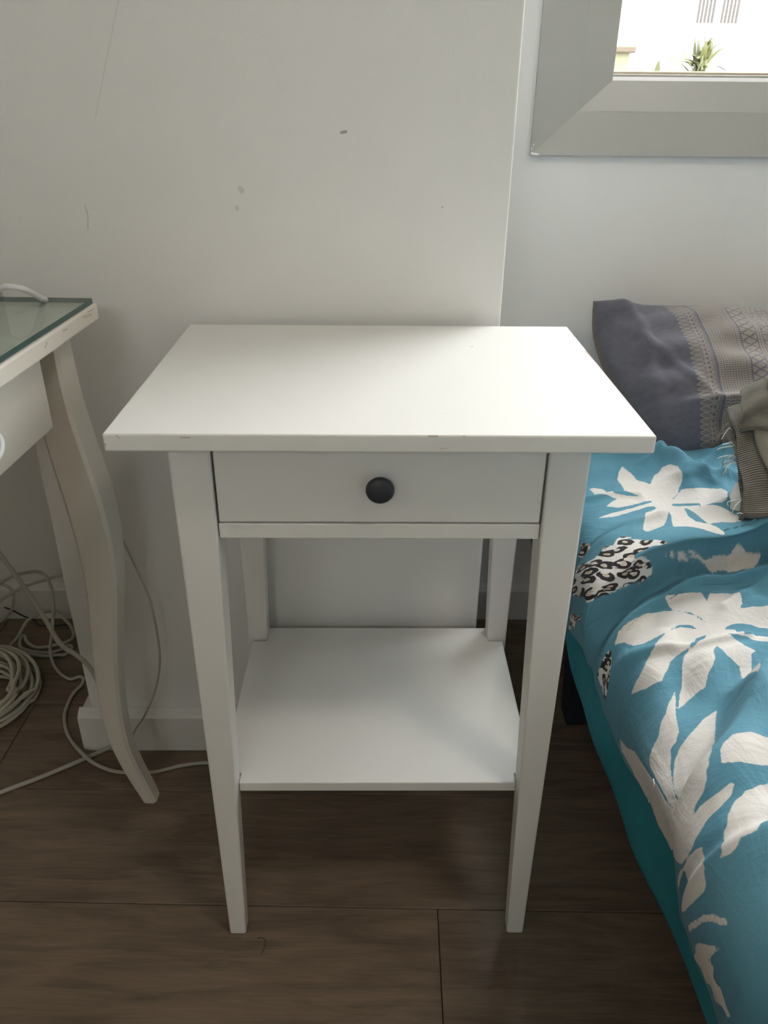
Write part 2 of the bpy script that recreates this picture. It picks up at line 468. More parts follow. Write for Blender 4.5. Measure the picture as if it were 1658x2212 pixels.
def cabriole(name, cx, cy, sx, sy):
    """curved square leg; sx, sy: outward directions of the knee"""
    # z, outward offset of the outer face, width, depth
    st = [(.720, .000, .034, .040), (.690, .000, .036, .042), (.640, .002, .039, .044), (.585, .008, .043, .046), (.52, .016, .046, .047), (.46, .018, .045, .045), (.40, .014, .041, .041),
          (.33, .004, .036, .036), (.26, -.005, .032, .032), (.19, -.010, .029, .029), (.13, -.010, .0265, .027), (.08, -.004, .025, .026), (.04, .003, .0235, .026), (.012, .0085, .022, .026), (0, .009, .0205, .024)]
    zz = np.array([s[0] for s in st])[::-1]
    zs = np.linspace(0, .72, 46)
    A = [np.interp(zs, zz, np.array([s[i] for s in st])[::-1]) for i in (1, 2, 3)]
    for i in range(3):
        for _ in range(2): A[i][1:-1] = (A[i][:-2] + 2 * A[i][1:-1] + A[i][2:]) / 4
    vs = []; c = .004
    for z, o_, wd, dp in zip(zs, *A):
        x1 = cx + sx * o_; x0 = x1 - sx * wd; y1 = cy + sy * o_ * .7; y0 = y1 - sy * dp
        vs += [(x0 + sx * c, y0, z), (x1 - sx * c, y0, z), (x1, y0 + sy * c, z), (x1, y1 - sy * c, z), (x1 - sx * c, y1, z), (x0 + sx * c, y1, z), (x0, y1 - sy * c, z), (x0, y0 + sy * c, z)]
    n = len(zs)
    fs = [tuple(range(8)), tuple((n - 1) * 8 + k for k in range(8))]
    fs += [(i * 8 + k, i * 8 + (k + 1) % 8, i * 8 + 8 + (k + 1) % 8, i * 8 + 8 + k) for i in range(n - 1) for k in range(8)]
    o = mesh(name, vs, fs, M_desk, dk)
    for p in o.data.polygons: p.use_smooth = True
    o.data.set_sharp_from_angle(angle=.6)
    return o
cabriole('leg', -.021, -.036, 1, 1)
cabriole('leg', -.021, -DL + .036, 1, -1)
cabriole('leg', -DW + .021, -.036, -1, 1)
cabriole('leg', -DW + .021, -DL + .036, -1, -1)
box('apron', (-DW + .055, -.055, .630), (-.055, -.038, .720), M_desk, dk, .001, 1)
box('apron', (-DW + .025, -DL + .08, .630), (-DW + .043, -.08, .720), M_desk, dk, .001, 1)
box('apron', (-DW + .055, -DL + .038, .630), (-.055, -DL + .055, .720), M_desk, dk, .001, 1)
dd = box('drawer', (-.043, -.415, .632), (-.0235, -.113, .719), M_desk, dk, .0015, 2)
d2 = box('drawer', (-.043, -.72, .632), (-.0235, -.418, .719), M_desk, dk, .0015, 2)
for q, yy in ((dd, -.282), (d2, -.568)):
    hp = catmull([(-.024, yy + .035, .680), (-.012, yy + .035, .680), (-.006, yy + .030, .672), (-.005, yy + .016, .664), (-.005, yy - .016, .664), (-.006, yy - .030, .672), (-.012, yy - .035, .680), (-.024, yy - .035, .680)], 6)
    h = tube('handle', hp, .0032, M_bead, q, 10); h['label'] = 'white bail handle'

# ------------------------------------------------------------------ cables
M_cable = new_mat('cable_white', (.46, .44, .38), .5)[0]
M_cable2 = new_mat('cable_ivory', (.56, .52, .42), .5)[0]
M_black = new_mat('cable_black', (.015, .015, .015), .5)[0]
CAB = {"hang1":[[-0.559,0.37,0.4038],[-0.5425,0.37,0.3605],[-0.5173,0.36,0.3189],[-0.4902,0.345,0.2749],[-0.4684,0.335,0.228],[-0.4468,0.332,0.2089],[-0.4294,0.33,0.1862],[-0.418,0.325,0.1486],[-0.4082,0.315,0.0932],[-0.4237,0.3449,0.02],[-0.4444,0.3458,0.004],[-0.4696,0.3267,0.004],[-0.5223,0.2899,0.004],[-0.5738,0.2586,0.004],[-0.6214,0.2253,0.004]],"hang2":[[-0.3687,0.31,0.5322],[-0.3614,0.32,0.4674],[-0.3462,0.32,0.4182],[-0.3323,0.325,0.356],[-0.3223,0.325,0.3095],[-0.3197,0.325,0.2527],[-0.3209,0.32,0.2058],[-0.3344,0.32,0.153],[-0.3584,0.318,0.0998],[-0.3754,0.315,0.0743],[-0.3917,0.3,0.0311]],"loop1":[[-0.7469,0.64,0.1024],[-0.694,0.62,0.1468],[-0.6668,0.62,0.1631],[-0.6461,0.63,0.1638],[-0.6312,0.64,0.1595],[-0.6195,0.64,0.1535],[-0.6046,0.62,0.1572],[-0.592,0.6,0.1451],[-0.5812,0.57,0.1273],[-0.5833,0.56,0.106],[-0.5855,0.55,0.0837],[-0.6064,0.5752,0.035],[-0.6058,0.5683,0.02],[-0.5979,0.5571,0.004],[-0.5772,0.5347,0.004],[-0.5568,0.5218,0.004],[-0.543,0.5283,0.004],[-0.5338,0.5232,0.004],[-0.5313,0.5054,0.004],[-0.5379,0.4855,0.004],[-0.5391,0.4578,0.003],[-0.5335,0.4231,0.003],[-0.5114,0.3791,0.003],[-0.4694,0.3297,0.011],[-0.4396,0.3129,0.003],[-0.4031,0.3003,0.003],[-0.3523,0.3003,0.003],[-0.3116,0.3138,0.003],[-0.2761,0.3197,0.003],[-0.2388,0.3177,0.003]],"loop3":[[-0.6891,0.5759,0.03],[-0.69,0.5866,0.026],[-0.6826,0.6113,0.03],[-0.6839,0.6391,0.03],[-0.6813,0.658,0.035],[-0.6725,0.675,0.035],[-0.6604,0.6962,0.03],[-0.6459,0.7018,0.025],[-0.6298,0.693,0.02],[-0.6052,0.6666,0.02],[-0.596,0.6559,0.01],[-0.5908,0.6351,0.01],[-0.6014,0.6179,0.012],[-0.6156,0.6106,0.012],[-0.6351,0.6075,0.01],[-0.6518,0.6074,0.01],[-0.6729,0.6232,0.01],[-0.6857,0.6422,0.01],[-0.6896,0.6363,0.01],[-0.6839,0.6154,0.006],[-0.6694,0.6066,0.004],[-0.6465,0.5996,0.004],[-0.6232,0.5982,0.004],[-0.606,0.6067,0.004],[-0.5942,0.6211,0.004],[-0.5842,0.6125,0.004],[-0.5915,0.5927,0.004],[-0.6058,0.5913,0.004],[-0.6292,0.5884,0.004],[-0.6542,0.5852,0.012],[-0.668,0.5882,0.014]],"loop2":[[-0.5945,0.69,0.1248],[-0.62,0.69,0.1173],[-0.6362,0.69,0.1119],[-0.6562,0.69,0.1055],[-0.6723,0.68,0.1045],[-0.6825,0.67,0.1046],[-0.6995,0.66,0.0974],[-0.7196,0.65,0.0871],[-0.7466,0.64,0.0651],[-0.7699,0.686,0.01],[-0.7529,0.6892,0.01],[-0.7301,0.6912,0.03],[-0.703,0.66,0.0685],[-0.6969,0.66,0.0889],[-0.7084,0.68,0.0937],[-0.7293,0.69,0.0988],[-0.7739,0.7,0.0997]],"dark":[[-0.7481,0.7103,0.03],[-0.7269,0.6992,0.03],[-0.7083,0.6959,0.02],[-0.7017,0.7019,0.01],[-0.6855,0.6977,0.004],[-0.6776,0.6868,0.004],[-0.6507,0.6837,0.004],[-0.6242,0.6869,0.004],[-0.6128,0.6808,0.004]],"desk":[[-0.4233,0.2258,0.76],[-0.39,0.2199,0.77],[-0.3782,0.2175,0.772],[-0.369,0.2255,0.768],[-0.3696,0.2493,0.758],[-0.3702,0.2696,0.748],[-0.3799,0.31,0.735],[-0.381,0.315,0.7189]],"hair":[[-0.1515,0.0251,0.0006],[-0.1457,0.0257,0.0006],[-0.141,0.0214,0.0006],[-0.1412,0.0134,0.0006],[-0.1442,0.005,0.0006]]}
def cable(name, key, r, mat, label):
    o = tube(name, catmull(CAB[key], 6), r, mat, None, 8); tag(o, label, 'cable'); return o
cable('power_cord', 'hang1', .0036, M_cable, 'thick white cord hanging behind the desk leg and running along the floor')
cable('thin_cord', 'hang2', .0017, M_cable, 'thin white cord curving down beside the curved desk leg')
cable('floor_cable', 'loop1', .0030, M_cable, 'white cable looping upright against the wall then along floor to nightstand')
cable('tangled_cable', 'loop3', .0032, M_cable, 'white cable lying in tangled flat loops on the floor behind the coil')
cable('wall_cable', 'loop2', .0030, M_cable, 'white cable draped over the baseboard left of the pillar')
cable('black_wire', 'dark', .0016, M_black, 'thin black wire on the floor among the white cables')
cable('desk_cable', 'desk', .0032, M_bead, 'short white cable arching over the glass desk top')
o = tube('hair_strand', catmull(CAB['hair'], 6), .0004, M_black, None, 5); tag(o, 'tiny dark curved hair on the floor beside the left front leg', 'hair')
# coiled cable: one long cord wound many times
def coil():
    rng = np.random.RandomState(3); pts = []
    turns = 15; n = 36; c = np.array((-.692, .468, 0))
    for i in range(turns * n):
        a = 2 * math.pi * i / n; t = i / n
        k = int(t) ; f = t - k
        r0 = [.050, .066, .080, .089, .058, .073, .086, .052, .068, .082, .060, .076, .088, .064, .07, .08][k]; r1 = [.050, .066, .080, .089, .058, .073, .086, .052, .068, .082, .060, .076, .088, .064, .07, .08][(k + 1) % 16]
        z0 = [.005, .005, .005, .006, .013, .013, .014, .021, .021, .021, .029, .029, .026, .036, .037, .03][k]; z1 = [.005, .005, .005, .006, .013, .013, .014, .021, .021, .021, .029, .029, .026, .036, .037, .03][(k + 1) % 16]
        f2 = f * f * (3 - 2 * f); r = r0 + (r1 - r0) * f2 + .003 * math.sin(3 * a + k * 1.7); z = z0 + (z1 - z0) * f2 + .002 * math.sin(2 * a + k)
        off = .006 * np.array((math.cos(k * 2.1), math.sin(k * 1.3), 0))
        tilt = max(0.0, .022 * (1 + math.sin(a - .9)) / 2) * (z / .03)
        pts.append(c + off + np.array((r * math.cos(a), r * math.sin(a) * 1.12, max(z + tilt, .004))))
    return pts
o = tube('coiled_cable', coil(), .0036, M_cable2, None, 7)
tag(o, 'ivory cable wound into a thick round coil on the floor under the desk', 'cable')

# ------------------------------------------------------------------ duvet surface, in cloth coordinates (u across from the hem, v along the bed)
def sstep(x, a, b):
    t = np.clip((x - a) / (b - a), 0, 1); return t * t * (3 - 2 * t)
def seg_dist(x, y, pts):
    """signed distance to an open polyline (positive on its left side)"""
    best = np.full(x.shape, 1e9); sg = np.ones(x.shape)
    for (ax, ay), (bx, by) in zip(pts[:-1], pts[1:]):
        dx, dy = bx - ax, by - ay
        h = np.clip(((x - ax) * dx + (y - ay) * dy) / (dx * dx + dy * dy), 0, 1)
        ex, ey = x - ax - h * dx, y - ay - h * dy
        d = np.sqrt(ex * ex + ey * ey)
        s = np.where(dx * (y - ay) - dy * (x - ax) >= 0, 1.0, -1.0)
        m = d < best
        best = np.where(m, d, best); sg = np.where(m, s, sg)
    return best * sg
# crest lines: points (x, y), height, width on the left side, width on the right side, side on which the cloth rolls over
CRESTS = [
    ([(.15, .045), (.205, .083), (.247, .125), (.300, .165), (.345, .180), (.40, .187), (.474, .205), (.62, .22), (.9, .20), (1.4, .24)], .044, .075, .007),
    ([(.24, .085), (.30, .128), (.335, .147), (.40, .158), (.474, .166), (.62, .18), (.9, .15)], .016, .016, .008),
    ([(.25, .112), (.30, .150), (.345, .166), (.40, .174), (.474, .190), (.62, .20), (.9, .18)], -.016, .009, .010),
    ([(.18, -.235), (.221, -.200), (.253, -.165), (.302, -.105), (.355, -.035), (.45, .03), (.6, .07)], .034, .012, .055),
    ([(.16, -.30), (.212, -.252), (.235, -.235), (.29, -.214), (.38, -.18), (.5, -.16), (.8, -.15)], .036, .013, .07),
    ([(.34, .02), (.40, .035), (.46, .030), (.56, .05)], .012, .025, .03),
    ([(.30, .60), (.371, .516), (.436, .45), (.491, .36), (.55, .25)], .005, .004, .06),
    ([(.25, .30), (.31, .26), (.38, .245), (.47, .265)], .008, .03, .025),
    ([(.22, .22), (.26, .20), (.30, .21), (.36, .235)], .007, .012, .02),
    ([(.20, -.40), (.30, -.36), (.45, -.34), (.7, -.36)], .022, .02, .07),
    ([(.30, .05), (.33, -.02), (.35, -.08)], .006, .02, .02),
    ([(.27, .05), (.28, .0), (.27, -.06), (.255, -.12)], .006, .015, .02),
    ([(.38, .10), (.45, .105), (.55, .12)], .006, .02, .02),
]
_rng = np.random.RandomState(11)
WRINK = []
for _i in range(46):
    _x, _y, _a, _l = _rng.uniform(.22, .62), _rng.uniform(-.42, .56), _rng.normal(.7, .7), _rng.uniform(.03, .11)
    _dx, _dy = math.cos(_a) * _l, math.sin(_a) * _l
    WRINK.append(([(_x - _dx, _y - _dy), (_x + _rng.normal(0, .008), _y + _rng.normal(0, .008)), (_x + _dx, _y + _dy)], _rng.uniform(.004, .010), _rng.uniform(.005, .013), _rng.uniform(.005, .016)))
WAVES = [(_rng.uniform(0, 6.28), 6.283 / l, _rng.uniform(0, 6.28), a) for l, a in ((.33, .006), (.24, .005), (.17, .003), (.12, .0022), (.09, .0016), (.07, .0012), (.055, .0009), (.045, .0007), (.035, .0005))]
def duvet_xyz(u, v):
    """u, v arrays -> world points"""
    tu = np.linspace(0, 1.6, 1601)
    th = (math.pi / 2 * 1.02) * (1 - sstep(tu, .005, .150))
    X_ = np.concatenate([[0], np.cumsum(np.cos(th[:-1]) * (tu[1] - tu[0]))]); Z_ = np.concatenate([[0], np.cumsum(np.sin(th[:-1]) * (tu[1] - tu[0]))])
    x0 = np.interp(u, tu, X_); z0 = np.interp(u, tu, Z_); t0 = np.interp(u, tu, th)
    xe = .2475 + .0015 * np.sin(v * 17 + .6) + .001 * np.sin(v * 39 + 2)
    zb = .350 + .018 * sstep(v, .12, .2)
    zh = np.interp(v, [-.5, -.40, -.32, -.277, -.26, -.225, -.195, -.180, -.170, -.150, -.126, -.103, -.066, -.024, .005, .053, .11, .15, .215, .3, .5], [.35, .37, .345, .356, .364, .364, .361, .380, .393, .388, .383, .385, .372, .354, .350, .350, .360, .365, .346, .345, .35])
    x = xe + x0; z = zb + (zh - zb) * (1 - sstep(u, 0, .09)) + z0
    y = v + 0 * u
    # puffy lift toward the middle
    h = .012 * sstep(u, .05, .35) + .018 * sstep(u, .12, .5) * np.exp(-((v + .1) / .25) ** 2)
    xx = x
    for pts, A, wl, wr in CRESTS:
        d = seg_dist(xx, y, pts)
        wv = np.where(d > 0, wl, wr)
        h = h + A * np.exp(-(d / wv) ** 2)
    for pts, A, wl, wr in WRINK:
        d = seg_dist(xx, y, pts)
        h = h + A * np.exp(-(d / np.where(d > 0, wl, wr)) ** 2)
    h = h + .006 * sstep(y - np.interp(xx, [.15, .247, .345, .474, .9, 1.4], [.045, .125, .18, .205, .20, .24]), -.004, .02)
    for ph, k, q, a in WAVES:
        h = h + a * np.sin(k * (np.cos(ph) * x + np.sin(ph) * y) + q + 1.3 * np.sin(5 * x + 7 * y + ph))
    d1 = seg_dist(xx, y, CRESTS[0][0]); d2 = seg_dist(xx, y, CRESTS[1][0]); top = sstep(u, .0, .08)
    y = y - .024 * top * np.exp(-((d1 - .004) / np.where(d1 > .004, .03, .008)) ** 2) - .010 * top * np.exp(-((d2 - .002) / .009) ** 2)
    side = np.sin(t0)
    wgt = .10 + .90 * sstep(u, .0, .10)
    x = x - h * side * wgt * .8
    z = z + h * np.cos(t0) * wgt
    return np.stack([x, y, z], -1)
# ------------------------------------------------------------------ end of duvet surface

# ------------------------------------------------------------------ bed and fitted sheet
M_bedbase = new_mat('bed_base_navy', (.012, .016, .028), .8)[0]
M_matt = new_mat('mattress_ticking', (.55, .55, .55), .9)[0]
M_sheet, b = new_mat('sheet_teal', (.022, .165, .185), .85, .2)
v = coords(); X.nt.links.new(mixc(noise(v, 14, 3).smooth(.3, .7), (.022, .195, .245), (.031, .228, .285)), b.inputs['Base Color'])
bump(b, noise(v, 900, 2) * .5 + noise(mapped(v, (1, 1, 5)), 22, 3), .18, .002)
BX0, BX1, BY0, BY1 = .268, 1.62, -1.28, .705
bed = empty('bed', (.94, -.29, 0)); tag(bed, 'low bed with dark base under the teal sheet', 'bed')
BO = (.94, -.29, 0)
box('bed_base', (BX0 + .05, BY0 + .02, .20), (BX1 - .02, BY1 - .02, .282), M_bedbase, bed, .004, 2, BO)
for x, y in ((.345, .43), (1.52, .43), (.345, -1.15), (1.52, -1.15)):
    hexa('leg', [(x - .022, y - .022, 0), (x + .022, y - .022, 0), (x + .022, y + .022, 0), (x - .022, y + .022, 0), (x - .03, y - .03, .2), (x + .03, y - .03, .2), (x + .03, y + .03, .2), (x - .03, y + .03, .2)], M_bedbase, bed, .003, 2, BO)
box('mattress', (BX0 + .012, BY0 + .012, .285), (BX1 - .012, BY1 - .012, .395), M_matt, bed, .03, 3, BO)
def fitted_sheet():
    # path down the left side, around the rim of the bed (plan), profile from inner top to the loose bottom hem
    ys = np.concatenate([np.linspace(BY1, -.42, 150), np.linspace(-.45, BY0, 30)])
    prof = [(.60, .408), (.14, .408), (.05, .407), (.028, .403), (.012, .394), (.004, .380), (.001, .365), (-.001, .345), (-.002, .325), (-.001, .305), (.002, .290), (.006, .279)]
    P = np.zeros((len(prof), len(ys), 3))
    for i, (dx, z) in enumerate(prof):
        low = sstep(np.array(.40 - z), 0, .12)
        wob = .0015 * np.sin(ys * 23 + .5) + .001 * np.sin(ys * 47 + 1.5) - .002 - .012 * np.exp(-((ys - .07) / .10) ** 2) + .008 * sstep(-ys, .06, .2)
        dz = .006 * np.sin(ys * 9 + 1) + .004 * np.sin(ys * 23)
        P[i, :, 0] = BX0 + dx - .010 + wob * low * (1 if dx < .1 else 0)
        P[i, :, 1] = ys
        P[i, :, 2] = z + dz * low
    # right half mirrored so that the sheet covers the whole bed
    P = np.concatenate([P[::-1], P], 0)
    n = len(prof); P[n:, :, 0] = (BX0 + BX1) - P[n:, :, 0]
    return P
o = grid_mesh('fitted_sheet', fitted_sheet(), M_sheet, None, None, .003, True, 0)
tag(o, 'plain teal fitted sheet hanging down the side of the bed', 'sheet')

